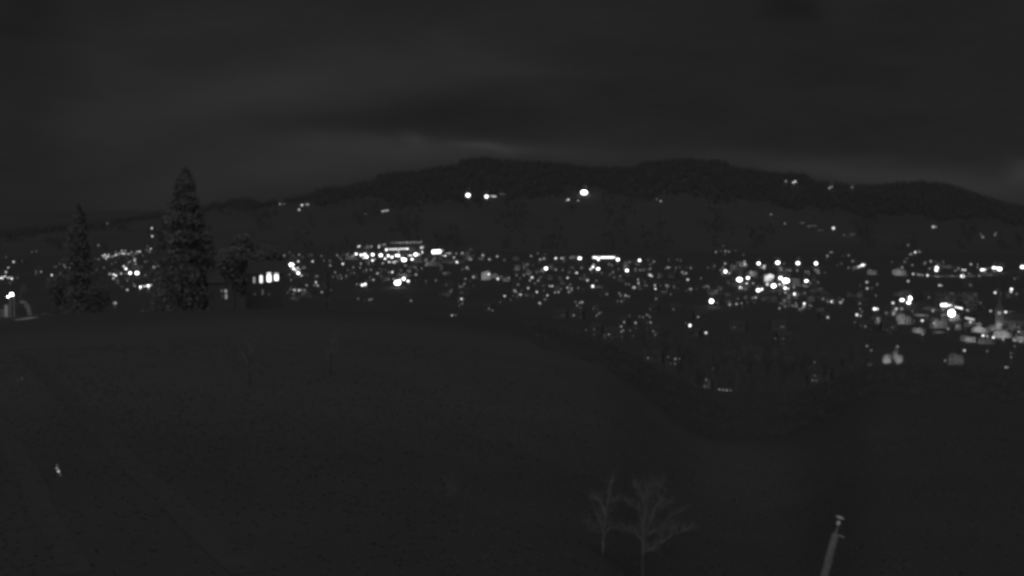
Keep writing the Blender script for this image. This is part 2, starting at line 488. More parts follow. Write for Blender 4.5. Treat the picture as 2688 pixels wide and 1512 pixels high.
# ------------------------------------------------------------------ catalogue of what glows in the valley
# view windows used to note the lights down: origin x, y and size of one unit, in pixels of the photograph
WIN = {'a': (0, 560, .207), 'b': (400, 560, .207), 'c': (700, 620, .1747), 'd': (1100, 620, .1656), 'e': (1450, 620, .1932),
       'f': (1800, 620, .1932), 'g': (2150, 620, .276), 'h': (1500, 820, .2717), 'i': (400, 380, .2717), 'j': (1100, 380, .2717),
       'k': (1800, 380, .3447)}
LIGHTS = {  # x y radius brightness
'a': '''1360 130 12 .15;1925 188 16 .6;1930 290 16 .6;2100 277 12 .2;1247 405 12 .25;405 490 10 .12;460 480 10 .12;75 555 12 .08;275 608 12 .08;
172 615 14 .6;105 690 14 .45;40 690 14 .2;75 745 20 .55;8 820 14 .9;32 825 12 .7;40 804 10 .6;66 800 12 .7;98 818 9 .4;115 812 10 .5;148 828 18 .95;220 818 10 .1;127 882 10 .12;
457 740 12 .15;460 770 12 .1;520 740 13 .3;657 783 16 .75;690 678 14 .12;715 678 10 .1;757 640 9 .1;810 655 10 .25;828 682 10 .3;882 690 10 .25;905 640 13 .4;
722 840 12 .3;745 840 12 .4;765 838 12 .45;820 810 10 .1;842 805 10 .15;765 760 9 .1;757 938 10 .2;1037 980 14 .35;1130 878 9 .08;1027 600 18 .5;1095 580 12 .35;1065 600 9 .1;762 1000 9 .08;
1215 575 9 .08;1262 575 9 .08;1230 710 12 .08;
1305 540 12 .5;1320 560 11 .4;1330 525 12 .55;1345 575 11 .5;1354 550 11 .45;1370 548 11 .5;1380 525 10 .45;1400 552 10 .3;1430 545 12 .35;1465 530 14 .65;1485 520 9 .4;1468 490 9 .2;1515 510 10 .35;
1545 475 11 .4;1548 510 10 .45;1565 510 11 .5;1582 512 10 .45;1590 475 11 .3;1618 515 11 .4;1640 515 10 .4;1670 492 10 .3;1690 540 12 .22;1720 505 10 .3;1742 485 11 .45;1772 485 14 .8;
1870 420 12 .12;1860 465 12 .18;1912 450 14 .45;1897 487 14 .3;1632 620 10 .3;1652 615 11 .3;1708 600 13 .6;1715 578 10 .4;1720 640 12 .35;1690 645 10 .15;1840 615 16 .15;1418 635 12 .08;
1570 672 18 .95;1597 703 22 1.2;1650 757 26 1.6;1737 757 29 2.2;1440 775 15 .9;1467 790 13 .85;1438 822 14 .75;1400 765 14 .35;1537 765 17 .6;1590 765 13 .22;1845 785 11 .2;1910 775 14 .35;
1960 850 12 .15;2065 885 18 .25;1780 930 17 1.2;1780 948 12 .8;1825 925 12 .7;1857 922 13 .8;1881 916 18 1.3;1884 938 12 .7;1918 908 12 .55;1710 920 18 .4;1615 970 18 .55;1442 1140 14 .3;1466 1138 17 .55;
1950 668 15 1;1972 668 12 .9;2003 665 11 .6;2026 665 11 .55;2060 660 11 .7;2085 658 11 .8;2105 658 14 1;2003 698 15 .6;2165 685 12 .3;2000 628 10 .12;1950 690 14 .35''',
'b': '''240 685 12 .35;260 685 12 .3;380 600 12 .1;470 608 17 .65;700 577 16 .7;580 745 10 .1;632 742 9 .08;555 790 10 .1;525 835 18 .2;338 890 14 .25;762 890 16 .4''',
'c': '''365 430 48 4;400 430 30 2;405 487 25 1.3;440 512 20 1;475 555 32 2.2;463 475 18 .8;490 495 18 .6;522 592 14 .6;475 378 19 .85;575 468 14 .3;265 290 16 .3;487 278 16 .3;345 245 16 .12;395 295 14 .1;
690 378 20 .8;545 315 20 .1;860 365 22 .12;957 443 18 .3;950 365 14 .12;1060 287 15 .28;1145 415 21 .95;1095 320 14 .2;365 655 12 .2;740 604 12 .25;765 600 12 .25;740 692 15 .7;767 740 22 .5;600 737 18 .35;
410 808 18 .5;428 815 14 .55;485 812 24 .75;520 810 14 .35;570 810 17 .35;828 840 20 .4;1078 635 14 .12;1125 632 16 .28;1197 597 28 .25;1220 510 28 .12;1265 558 16 .12;
1375 155 18 .75;1397 150 16 .7;1515 153 12 .3;1573 153 14 .6;1687 163 17 .9;1690 138 10 .35;1738 130 12 .3;1770 125 13 .45;1205 283 15 .3;1222 265 12 .2;1295 297 22 .45;
1345 267 20 1.4;1418 283 24 1.5;1475 275 34 2.6;1505 310 30 2;1460 325 24 1;1593 277 27 2.2;1590 365 20 1.1;1620 342 15 .4;1655 375 14 .2;1687 240 14 .35;1715 287 31 2.6;1780 338 20 1.1;1826 295 25 2;
1883 315 21 1.5;1745 407 16 .45;1840 387 20 .95;1912 394 23 1.3;1935 378 16 .9;1950 290 22 1.6;1982 292 22 1.6;1982 212 24 1.7;1985 250 14 .6;2028 325 24 1.4;2065 355 42 4.5;2145 290 14 .95;2175 290 14 .95;
2243 275 38 3.2;2290 275 18 .9;2185 347 20 1.2;2337 242 25 1.8;2315 174 18 .85;2338 168 16 .85;2368 158 14 .25;1415 413 18 .4;
1860 100 9 .08;1885 100 9 .1;1912 100 10 .25;1958 98 13 .4;2008 98 14 .42;2058 97 15 .58;2110 96 14 .48;2163 93 14 .48;2213 92 14 .52;2265 90 15 .58;2315 87 15 .42;
1800 203 26 1.5;2120 190 18 1;1500 505 19 .3;1568 505 19 .42;1665 558 22 .5;1837 540 18 .3;1888 540 20 .9;1605 655 18 .45;1550 660 12 .1;1833 648 20 .3;1905 645 14 .5;1437 735 28 1.2;1480 722 28 1.3;
1965 700 54 6;2000 660 26 1.6;2060 640 36 2.8;2125 675 24 1.3;2020 512 20 .18;2085 440 20 .3;2170 468 16 .12;2215 466 14 .2;2240 465 14 .25;2330 483 18 .25;2245 577 22 .45;
2400 350 14 .3;2380 370 14 .3;2410 400 14 .28;2390 440 16 .3;2415 425 14 .25;2495 360 16 .3;2525 330 14 .25;1545 955 18 .35;1582 945 15 .25;2168 970 18 .3;2390 680 16 .1''',
'd': '''375 230 20 .45;415 312 22 1;375 300 22 .4;440 270 14 .4;472 270 13 .5;498 270 12 .55;590 275 20 .28;685 267 17 .45;755 255 14 .12;805 215 14 .1;835 212 12 .1;555 337 18 .7;600 412 23 1;820 370 26 .42;490 425 18 .15;
1013 303 20 .55;955 355 18 .15;1115 367 21 .5;1240 320 20 .48;757 500 20 .5;785 520 20 .25;705 522 12 .1;862 647 22 .5;1105 602 28 .9;1250 677 26 1;1425 660 20 .35;115 710 20 .08;718 753 18 .25;652 800 18 .3;
435 770 24 .1;500 878 28 .22;677 890 16 .12;673 995 24 .95;685 1070 16 .25;640 1100 20 .15;523 1255 24 .55;578 1252 14 .18;1108 1147 20 .22;1350 380 20 .15;1718 447 16 .25;1775 313 18 .35;1920 370 26 .5;1980 355 26 .45;
2012 512 34 2.2;2167 350 25 1;2245 350 12 .35;2268 350 12 .45;2290 350 12 .35;2168 530 22 .35;1870 575 18 .2;1547 618 18 .25;1662 618 20 .3;1792 655 24 .85;1758 700 22 .5;1890 705 20 .42;1930 648 14 .15;
1570 768 20 .3;1730 823 26 .55;1515 863 22 .48;1540 885 16 .3;1357 948 24 .65;1608 925 20 .6;1575 925 16 .22;1495 940 20 .12;1700 920 16 .1;1868 885 25 .75;2035 937 24 .65;2000 1000 18 .28;1910 1060 32 .7;
2070 790 20 .48;2110 790 22 .65;1970 785 16 .12;2155 890 22 .45;2212 885 24 .42;2355 660 26 .75;2278 535 12 .2;2385 570 14 .12''',
'e': '''372 300 29 2.2;625 315 24 1.4;890 318 32 2.6;1185 328 29 2.2;395 430 28 .25;330 497 26 .92;520 448 24 1;552 418 26 1.1;562 385 15 .55;622 443 31 2.4;672 497 20 .2;770 380 18 .22;810 395 22 .22;825 490 26 .28;
785 515 20 .15;840 558 18 .22;477 600 22 .75;1013 466 31 2.6;1052 350 14 .22;548 680 28 1.2;1135 375 20 .15;1300 325 22 .1;1375 350 18 .1;1130 445 20 .25;1190 460 20 .22;1245 460 18 .16;1325 385 18 .15;1335 430 22 .18;
1305 450 16 .12;1325 527 22 .9;1350 542 18 .75;1165 590 18 .4;1170 637 18 .62;990 645 24 .1;1110 697 34 .6;1280 670 16 .22;1250 670 14 .12;1393 668 18 .5;1400 715 22 .92;1550 668 18 .35;1650 675 14 .12;1655 700 12 .12;
1560 425 18 .35;1585 425 18 .55;1680 430 18 .2;1730 420 16 .12;1745 330 16 .12;1580 325 22 .1;1880 433 18 .28;1765 490 20 .35;1818 502 20 .42;1840 590 22 .7;1600 545 20 .08;1885 718 18 .45;1858 718 16 .22;
1490 755 20 .12;1545 750 16 .12;740 788 16 .25;930 808 18 .25;998 808 20 .6;1040 818 15 .3;940 885 30 .25;1408 850 17 .25;315 890 20 .22;405 897 18 .5;340 940 16 .22;637 1047 20 .28;290 1075 22 .28;975 1167 20 .35;
935 1227 20 .4;938 1297 18 .32;962 1278 15 .28;1130 1177 30 .5;1183 1092 15 .18;1233 1100 16 .22;1335 1172 20 .42;1330 1105 18 .12;1330 990 18 .1;1645 993 17 .15;1055 1280 22 .15;1370 1290 14 .22;1398 1343 18 .22;
768 1335 20 .28;710 1350 18 .12;567 1263 18 .1;570 1340 18 .07;945 1370 15 .1;1980 1097 20 .35;1870 1213 30 1.2;205 700 18 .5;225 757 18 .42;258 708 16 .42;262 732 14 .3;140 1075 14 .05''',
'f': '''410 215 16 .3;512 130 13 .1;540 203 16 .35;587 210 15 .3;480 200 10 .08;390 405 22 .15;535 372 20 .45;540 480 32 2.4;590 503 17 .55;500 510 18 .35;798 345 15 .6;805 378 18 .75;665 415 24 .18;
730 590 52 5;845 567 28 2;760 640 20 .75;828 640 20 .85;915 640 22 .4;748 700 32 2.2;840 520 22 .3;990 370 31 2.6;1070 405 17 .85;1066 432 15 .6;1250 360 34 3;1525 367 30 2.4;1770 370 30 2.6;1300 445 20 .15;
1380 460 18 .25;1415 460 18 .28;1515 465 26 .32;1630 485 20 .28;1665 480 18 .25;1760 458 18 .35;1795 464 18 .35;1812 497 18 .25;985 735 32 2.2;1035 720 25 1.6;970 690 22 .3;1290 570 34 3;1360 605 56 5;1195 675 48 4.4;
1110 655 30 .9;1275 655 24 1;1330 660 18 .95;1350 705 24 1.4;1390 712 20 1;1470 693 18 .5;1640 610 30 2.2;1690 632 17 .3;1480 785 30 1.9;1355 765 18 .6;350 883 50 6;420 745 17 .25;250 690 17 .22;285 675 17 .26;310 685 16 .26;
598 930 26 .5;590 890 20 .15;690 922 22 .45;705 850 20 .22;760 912 20 .32;840 900 16 .1;910 840 20 .32;952 833 18 .55;1340 880 34 .3;1290 910 24 .2;1275 980 24 .42;1350 955 28 .25;1405 895 20 .18;
1465 950 22 .25;1500 955 20 .25;1610 915 26 1.1;1605 955 32 .5;1580 985 22 .3;1615 770 22 .18;1865 850 18 .25;1930 885 18 .3;1980 890 25 .95;1995 870 14 .3;1930 1103 20 .6;1925 268 22 .32;1985 218 20 .28;1965 218 14 .2;275 1312 26 .9;
660 1240 16 .1;1300 1230 20 .08;1325 1393 20 .1;145 1330 10 .05''',
'g': '''282 182 15 .22;320 237 14 .28;213 260 14 .1;415 275 18 1.3;388 287 17 .95;437 270 14 .9;370 293 12 .5;205 630 24 .5;528 692 22 1.3;555 692 16 .9;360 748 27 1;395 758 14 .4;560 785 20 .4;568 812 18 .35;388 640 16 .22;
455 437 18 .55;458 497 18 .55;503 492 12 .12;540 563 18 .18;440 858 16 .22;340 817 15 .15;698 866 16 .15;455 1043 18 .42;495 1085 18 .28;848 85 15 .22;915 152 18 .9;955 148 15 .3;868 172 18 .3;885 168 12 .25;
815 243 16 .2;790 298 16 .35;895 360 17 .65;940 366 12 .35;960 368 12 .35;985 370 12 .35;1032 373 18 .95;848 427 18 .6;1120 298 24 2.2;1115 322 22 1.8;1010 250 22 .2;1063 238 20 .4;1180 245 24 .15;1365 378 26 2.8;
1325 307 15 .3;1365 320 15 .85;1390 322 15 .85;1445 267 18 .45;1550 320 18 1.1;1575 318 16 1;1662 300 21 1.6;1690 300 16 1.2;1718 312 28 3;1935 293 24 2;1525 377 16 .3;1860 403 18 .18;1830 503 18 1.1;1826 527 20 .75;
1880 548 18 .22;1675 537 18 .9;1145 467 19 .6;1165 470 12 .4;1440 465 16 .2;1045 582 16 .2;1130 610 20 .25;1535 635 24 .18;790 607 26 2;862 592 37 4.2;852 632 25 2.2;703 635 21 .9;735 690 18 .7;785 690 26 .4;710 740 24 .38;
640 730 26 .25;1172 655 25 2.2;1260 732 50 9;1083 708 20 .42;1180 697 18 .4;1408 703 17 .42;1632 711 18 .55;1775 722 20 .9;1818 718 13 .15;982 803 21 .85;985 933 18 .42;1228 880 18 .4;1440 815 20 .75;1315 855 30 .35;
1092 825 16 .4;1560 945 20 .92;1600 950 15 .55;1658 963 21 1;1750 980 18 .45;1865 850 18 .2;1900 865 18 .2;1860 990 20 .42;1920 1000 22 .38;1383 1087 20 .6;1378 1150 18 .32;1200 1182 18 .28;1600 1092 18 .2;1825 1113 16 .15;
1827 1150 16 .22;1860 1047 15 .18;1775 1247 16 .4;1795 1248 14 .3;748 1050 16 .38;775 1240 15 .6;965 1345 18 .18;945 1335 14 .12;540 1310 22 .25;560 1325 18 .25;1362 1195 16 .2;1335 1240 14 .1''',
'h': '''743 440 14 .35;930 430 19 .55;1003 450 16 .35;1045 450 22 .22;1080 490 20 .18;960 495 14 .18;1000 495 15 .22;1300 648 17 .35;1283 715 20 .2;1430 745 15 .35;1465 752 18 .45;1500 755 18 .52;1535 758 17 .52;
1485 927 14 .25;2350 482 20 .2;2350 610 12 .12;2330 655 16 .22;2365 660 14 .15;1610 452 16 .07;1780 420 12 .08;1728 830 14 .1;2095 860 14 .1;2265 800 12 .08;2045 300 6 .03;1190 735 20 .08;1368 545 20 .05''',
'i': '''1232 573 11 .32;1262 573 8 .14;1278 572 8 .14;1445 583 15 .72;1488 577 12 .4;1504 577 12 .45;1418 627 14 .6;2060 668 15 .1;2225 642 14 .55;2250 638 12 .55;2272 634 13 .6;125 873 11 .16''',
'j': '''473 487 28 2.6;652 500 26 2.2;695 496 9 .5;712 498 9 .5;728 498 9 .5;740 498 8 .5;787 475 8 .1;802 478 8 .1;820 477 8 .1;1443 530 18 .85;1425 535 12 .35;1538 538 16 .35;1595 460 37 8;2335 545 20 .5;2298 525 12 .12''',
'k': '''763 278 14 .35;820 287 15 .7;835 280 12 .6;1095 329 14 .5;1112 320 10 .3;1267 325 14 .22;650 530 14 .28;755 600 12 .22;1125 635 19 .95;1205 688 14 .15;1885 625 18 .62;1905 626 12 .3;2262 703 20 .32;2355 687 16 .22;
2362 672 10 .15;2248 682 12 .12''',
}
# lit surfaces: window key, kind, x y w h brightness     kinds: b building wall, t tree, g ground
PATCHES = '''a b 1493 850 40 90 .17;a t 1615 840 60 60 .16;a b 1730 680 150 46 .09;a t 1702 905 40 56 .22;a t 1430 712 50 40 .09;a g 1985 925 44 40 .12;
c b 655 280 90 40 .08;c b 890 715 60 90 .1;c g 430 937 130 40 .08;c b 650 895 160 40 .06;c t 1720 605 60 80 .1;c b 1685 515 90 60 .2;c b 2030 585 190 46 .28;c t 2125 528 70 50 .22;c b 1520 160 130 70 .12;c b 1270 325 190 56 .16;c b 1640 400 90 40 .1;c t 2265 385 60 60 .14;c b 2200 190 120 50 .14;c t 1790 640 70 90 .1;c b 2460 410 150 70 .1;
c b 545 470 60 46 .22;
d b 560 395 70 60 .28;d t 660 392 56 66 .24;d b 738 365 44 60 .13;d t 1000 350 70 36 .2;d b 1065 605 150 170 .42;d b 1190 625 130 90 .24;d b 1385 682 110 60 .24;d t 355 500 60 110 .15;d b 440 580 150 44 .2;d b 450 395 130 60 .08;
d b 410 905 200 50 .06;d b 1530 350 110 60 .08;d b 1555 498 100 80 .2;d t 1660 470 70 110 .17;d b 1735 555 120 90 .2;d b 2010 290 90 80 .1;d t 1960 560 130 110 .26;d b 2275 735 70 60 .12;d t 1805 945 70 70 .08;d b 2090 470 90 80 .1;d t 2200 820 110 90 .07;d b 250 430 220 80 .1;
e b 290 290 120 40 .2;e t 1000 415 120 90 .28;e b 1010 350 60 50 .1;e b 620 685 140 46 .1;e b 1455 530 50 80 .1;e b 930 592 100 40 .08;e g 1190 725 80 34 .1;e t 565 985 56 90 .1;e t 1290 1260 60 70 .06;e b 1190 460 120 20 .1;e t 610 1000 80 130 .04;
f b 750 385 150 50 .28;f b 665 430 130 90 .13;f b 910 505 130 90 .3;f t 1030 420 80 60 .25;f b 1490 620 130 120 .16;f b 1130 570 140 110 1.6;f t 1510 805 90 70 .25;f t 1395 815 60 90 .24;f t 1340 890 90 90 .24;f g 1440 955 150 36 .12;f b 1700 840 100 90 .09;f b 1830 990 100 50 .1;
f t 1745 580 80 80 .07;f t 1690 960 80 60 .12;f b 1170 850 130 90 .05;f t 435 895 30 90 .1;f b 520 440 70 60 .2;f b 1880 770 120 60 .05;f b 1730 740 90 70 .07;
g g 350 310 80 30 .2;g b 500 340 90 50 .2;g b 765 345 130 56 .28;g g 1130 385 150 16 .3;g g 1300 385 180 16 .26;g g 1440 385 100 16 .2;g b 1220 290 130 24 .1;g g 1600 375 160 30 .12;g b 370 560 80 60 .07;g t 1805 565 60 60 .08;
g b 800 795 140 84 .27;g t 720 720 90 70 .28;g b 1135 820 150 100 .2;g b 1465 865 150 80 .22;g b 1755 935 160 60 .36;g b 1760 858 130 34 .3;g b 1920 935 90 90 .1;g g 1140 920 110 24 .2;g b 1060 690 130 24 .1;g t 650 1190 120 110 .45;g t 750 1180 100 130 .42;g t 700 1230 120 140 .45;g t 600 1285 130 90 .3;g t 720 1300 140 80 .35;g b 745 1290 80 80 .2;
g g 560 1335 90 20 .3;g g 745 1342 100 20 .25;g g 960 1350 60 14 .12;g b 1910 975 120 50 .3;g b 1330 860 60 60 .2;g t 735 1090 40 90 .1;g b 1290 1180 130 190 .13;g b 780 545 140 40 .08;g b 560 800 50 70 .13;g b 1230 540 20 20 .05;
h t 1730 800 60 90 .05;h t 2115 425 60 60 .07;h b 1300 680 50 110 .07;h b 1195 720 40 110 .06;h t 1975 400 80 60 .03;
k g 885 600 55 12 .2;k g 960 625 80 16 .2;k g 1025 655 50 14 .12;k g 1270 693 50 26 .12;k g 1235 700 50 10 .08'''
# lit window bands: window key, x0 y0 x1 y1 height brightness
BARS = '''c 1822 198 2112 190 14 .72;d 205 250 345 243 58 4;e 548 290 860 288 24 2.6;g 1248 545 1332 549 22 .6;g 1195 655 1290 657 36 3;g 1290 672 1362 688 12 1;g 1395 778 1472 793 16 .6'''

REGIONS = [  # phrase, x0, y0, x1, y1 in pixels of the photograph; first match names the light
    ('behind the small spruce on the slope', 0, 540, 262, 668),
    ('in the arched string between the spruces', 262, 640, 420, 690),
    ('high on the slope beside the tall spruce', 262, 560, 470, 640),
    ('in the bright yard between the spruces', 262, 690, 388, 745),
    ('in the short row beside the tall spruce', 388, 680, 470, 722),
    ('low in the hollow before the tall spruce', 262, 722, 470, 830),
    ('in the chain above the roadside lamp', 0, 668, 62, 752),
    ('along the dark valley road', 62, 640, 262, 830),
    ('near the house with four lit windows', 440, 640, 700, 830),
    ('beside the dazzling lamps past the dark trees', 700, 650, 815, 726),
    ('in the lower street past the dark trees', 700, 726, 870, 800),
    ('before the bright core of town', 815, 650, 905, 760),
    ('in the dotted row above town', 1015, 620, 1112, 642),
    ('on the upper terrace of town', 905, 620, 1015, 656),
    ('in the first street of the core', 905, 656, 985, 676),
    ('around the strip-lit station roof', 985, 642, 1112, 668),
    ('in the middle of the core', 905, 668, 1050, 702),
    ('at the end of the core', 1050, 642, 1128, 702),
    ('around the dazzling yard below the core', 905, 702, 1128, 830),
    ('beside the long white hall', 1128, 630, 1255, 700),
    ('below the long white hall', 1128, 700, 1240, 850),
    ('around the glowing gable house', 1240, 640, 1345, 830),
    ('above the square white lamp', 1345, 640, 1470, 700),
    ('around the square white lamp', 1345, 700, 1430, 745),
    ('in the allotment lane', 1345, 745, 1430, 830),
    ('between the square lamp and the strip-lit hall', 1430, 640, 1535, 712),
    ('below the strip-lit hall', 1430, 712, 1600, 780),
    ('around the strip-lit hall', 1535, 640, 1660, 712),
    ('on the low slope below town', 1430, 780, 1650, 900),
    ('beyond the strip-lit hall', 1650, 640, 1822, 700),
    ('in the quarter below the last hall', 1600, 700, 1700, 780),
    ('in the gap before the sports ground', 1700, 700, 1838, 780),
    ('on the dim slope under the quarter', 1640, 780, 1790, 900),
    ('beside the lone lamps at the wood', 1790, 780, 1880, 900),
    ('on the bank above the sports ground', 1838, 630, 1935, 668),
    ('in the row of sports ground lamps', 1975, 680, 2160, 700),
    ('at the near end of the sports ground', 1838, 668, 1985, 770),
    ('around the blazing sports hall', 1985, 700, 2110, 775),
    ('along the lane below the sports ground', 1838, 770, 2010, 900),
    ('in the gardens below the sports hall', 2010, 770, 2145, 900),
    ('beyond the sports ground lamps', 2010, 640, 2200, 720),
    ('between the sports hall and the factory', 2110, 720, 2245, 900),
    ('above the long factory glow', 2200, 630, 2688, 690),
    ('along the long factory glow', 2200, 690, 2620, 740),
    ('at the end of the factory road', 2560, 690, 2800, 780),
    ('beside the paired factory floodlights', 2245, 740, 2420, 845),
    ('around the biggest blazing lamp', 2420, 740, 2560, 880),
    ('near the church steeple', 2560, 780, 2688, 920),
    ('below the factory floodlights', 2245, 845, 2440, 925),
    ('beside the glowing garden tree', 2245, 900, 2450, 1010),
    ('below the blazing lamp', 2440, 860, 2688, 1010),
    ('behind the bare trees on the slope', 1640, 900, 2245, 1120),
    ('on the low hill shoulder', 560, 480, 900, 590),
    ('at the foot of the big hill', 900, 520, 1200, 600),
    ('at the farm under the summit wood', 1200, 480, 1440, 540),
    ('beside the big lamp on the hill', 1440, 480, 1650, 560),
    ('under the second summit wood', 1650, 480, 1800, 560),
    ('high under the ridge wood', 1800, 440, 2300, 510),
    ('on the hill road', 1900, 510, 2300, 640),
    ('on the last hill slope', 2300, 510, 2688, 640),
]
def region(px, py):
    for r in REGIONS:
        if r[1] <= px < r[3] and r[2] <= py < r[4]:
            return r[0]
    return 'in the dark between the town quarters'

ORD = ['first', 'second', 'third', 'fourth', 'fifth', 'sixth', 'seventh', 'eighth', 'ninth', 'tenth', 'eleventh', 'twelfth', 'thirteenth',
       'fourteenth', 'fifteenth', 'sixteenth', 'seventeenth', 'eighteenth', 'nineteenth', 'twentieth', 'twenty-first', 'twenty-second', 'twenty-third', 'twenty-fourth', 'twenty-fifth', 'twenty-sixth', 'twenty-seventh', 'twenty-eighth', 'twenty-ninth', 'thirtieth']
TO_LABEL = []      # (object, adjective, noun, px, py)
def later(o, adj, noun, px, py):
    TO_LABEL.append((o, adj, noun, px, py))

lights = []
for k, txt in LIGHTS.items():
    ox, oy, s = WIN[k]
    for row in txt.replace('\n', '').split(';'):
        if row.strip():
            x, y, r, b = map(float, row.split())
            lights.append([ox + x * s, oy + y * s, r * s, b])
patches = []
for row in PATCHES.replace('\n', '').split(';'):
    if row.strip():
        k, kd, *n = row.split()
        x, y, w, h, b = map(float, n)
        ox, oy, s = WIN[k]
        patches.append([kd, ox + x * s, oy + y * s, w * s, h * s, b])
bars = []
for row in BARS.split(';'):
    k, *n = row.split()
    x0, y0, x1, y1, h, b = map(float, n)
    ox, oy, s = WIN[k]
    bars.append([ox + x0 * s, oy + y0 * s, ox + x1 * s, oy + y1 * s, h * s, b])

PXR = 1024 / W
SIG = .70
def lin(I):
    return (.12 + .88 * I) ** 2.2 if I <= 1 else 1.1 * I
def glow_of(r_src, I):
    """radius (in the photograph's pixels) and radiance of a lamp that reads as bright as noted"""
    r = r_src * PXR
    a = max(.45 * r, .42) if I <= 1 else max(.56 * r, .6)
    k = 1 - math.exp(-a * a / (2 * SIG * SIG))
    return a / PXR, min(lin(I) / k * (1 if I <= 1 else 1.6), 22)

# shared meshes
mb = MB(); mb.lathe([(.13, 0), (.12, .03), (.07, 1.0)], 6); POLE = mb.mesh('pole', M_METAL)
def globe_mesh():
    mb = MB()
    mb.lathe([(.05, -1), (.55, -.84), (.9, -.45), (1, 0), (.9, .45), (.55, .84), (.05, 1)], 12)
    return mb.mesh('lamp_head', M_DARKGLASS, True)
GLOBE = globe_mesh()
mb = MB(); mb.box(-.5, .5, -.04, .04, -.5, .5); PANE = mb.mesh('pane', M_DARKGLASS)
mb = MB()
for (x0, x1, z0, z1) in ((-.5, .5, .5, .6), (-.5, .5, -.6, -.5), (-.6, -.5, -.6, .6), (.5, .6, -.6, .6)):
    mb.box(x0, x1, -.05, .06, z0, z1)
WFRAME = mb.mesh('window', M_FRAME)
mb = MB(); mb.box(-.3, .3, -.12, .12, -.2, .2); SPOTBOX = mb.mesh('added_housing', M_METAL)
mb = MB(); mb.box(-.26, .26, -.02, .02, -.16, .16); SPOTLENS = mb.mesh('lens', M_DARKGLASS)

def gable_house_meshes(w, d, h, rh, wall):
    mb = MB()
    mb.box(-w / 2, w / 2, -d / 2, d / 2, -2.5, h)
    n = len(mb.v)
    for sx in (-1, 1):
        mb.v += [(sx * w / 2, -d / 2, h), (sx * w / 2, d / 2, h), (sx * w / 2, 0, h + rh)]
    mb.f += [(n, n + 1, n + 2), (n + 3, n + 5, n + 4)]
    wl = mb.mesh('wall', wall)
    mb = MB()
    e, t = .3, .18
    n = 0
    for sx in (-1, 1):
        x = sx * (w / 2 + e)
        k = rh / (d / 2)
        mb.v += [(x, -d / 2 - e, h - e * k), (x, 0, h + rh), (x, d / 2 + e, h - e * k),
                 (x, -d / 2 - e, h - e * k + t), (x, 0, h + rh + t), (x, d / 2 + e, h - e * k + t)]
    a, b = 0, 6
    mb.f += [(a, a + 1, b + 1, b), (a + 1, a + 2, b + 2, b + 1), (a + 3, b + 3, b + 4, a + 4), (a + 4, b + 4, b + 5, a + 5),
             (a, b, b + 3, a + 3), (a + 2, a + 5, b + 5, b + 2), (a, a + 3, a + 4, a + 1), (a + 1, a + 4, a + 5, a + 2), (b, b + 1, b + 4, b + 3), (b + 1, b + 2, b + 5, b + 4)]
    rf = mb.mesh('roof', M_ROOF)
    mb = MB(); mb.box(w * .18, w * .18 + .7, .6, 1.3, h + rh * .3, h + rh + .9)
    ch = mb.mesh('chimney', M_WALL[2])
    return wl, rf, ch, (w, d, h)
HOUSES = [gable_house_meshes(11, 9, 5.2, 3.4, M_WALL[0]), gable_house_meshes(13, 9, 5.6, 3.2, M_WALL[1]), gable_house_meshes(9, 8, 4.8, 3.0, M_WALL[2])]

def facing(p):
    """turn about z that points local -y at the camera"""
    return -math.atan2(p.x, p.y)

# ------------------------------------------------------------------ lit walls, trees and ground, each brightened by an added spot light
shade_boxes = []     # x0, y0, x1, y1, front distance
def add_window(parent, x, y, z, w, h, glass):
    f = link('window', WFRAME, parent, (x, y, z), scale=(w, 1, h))
    link('pane', PANE, f, m=glass)
    return f

def tree_crown_mesh(name, h, rad, n, size, m, seed, conifer=False, base=.25, prof=.62):
    """foliage as many small leaf clumps scattered through the crown's volume"""
    rs = np.random.RandomState(seed)
    V, Fc = [], []
    lobes = [(rs.uniform(-.45, .45) * rad, rs.uniform(-.45, .45) * rad, h * rs.uniform(base + .2, .86), rs.uniform(.4, .7) * rad) for _ in range(9)]
    for i in range(n):
        if conifer:
            t = rs.rand() ** .75
            z = h * (base * .4 + (1 - base * .4) * t)
            layer = .72 + .28 * abs(math.sin(t * 26 + rs.normal() * .25))
            R = rad * (1 - t) ** prof * layer + .1
            a = rs.rand() * 2 * math.pi
            r = R * rs.uniform(.1, 1) ** .8 * (1 + .22 * math.sin(3 * a + seed + t * 9) + .12 * math.sin(7 * a + t * 31))
            p = np.array([r * math.cos(a), r * math.sin(a), z - .1 * r])
        else:
            lx, ly, lz, lr = lobes[rs.randint(len(lobes))]
            q = rs.normal(size=3); q /= np.linalg.norm(q)
            p = np.array([lx, ly, lz]) + q * lr * rs.rand() ** .4 * np.array([1, 1, .95])
        s = size * rs.uniform(.6, 1.5)
        a, b = rs.normal(size=3), rs.normal(size=3)
        a /= np.linalg.norm(a); b -= a * a.dot(b); b /= np.linalg.norm(b)
        k = len(V)
        V += [tuple(p + a * s), tuple(p - a * s * .5 + b * s * .8), tuple(p - a * s * .5 - b * s * .8)]
        Fc.append((k, k + 1, k + 2))
    me = bpy.data.meshes.new(name)
    me.from_pydata(V, [], Fc)
    me.materials.append(m)
    return me

LIT_FOLIAGE = mat('garden_foliage', .13, noise=.35, nscale=.8)
GARDEN = [tree_crown_mesh('crown', 1.0, .5, 520, .045, LIT_FOLIAGE, 40 + i, base=.05) for i in range(4)]
mb = MB(); mb.lathe([(.05, -.08), (.035, .2), (.015, .7)], 6); GTRUNK = mb.mesh('trunk', M_BARK)

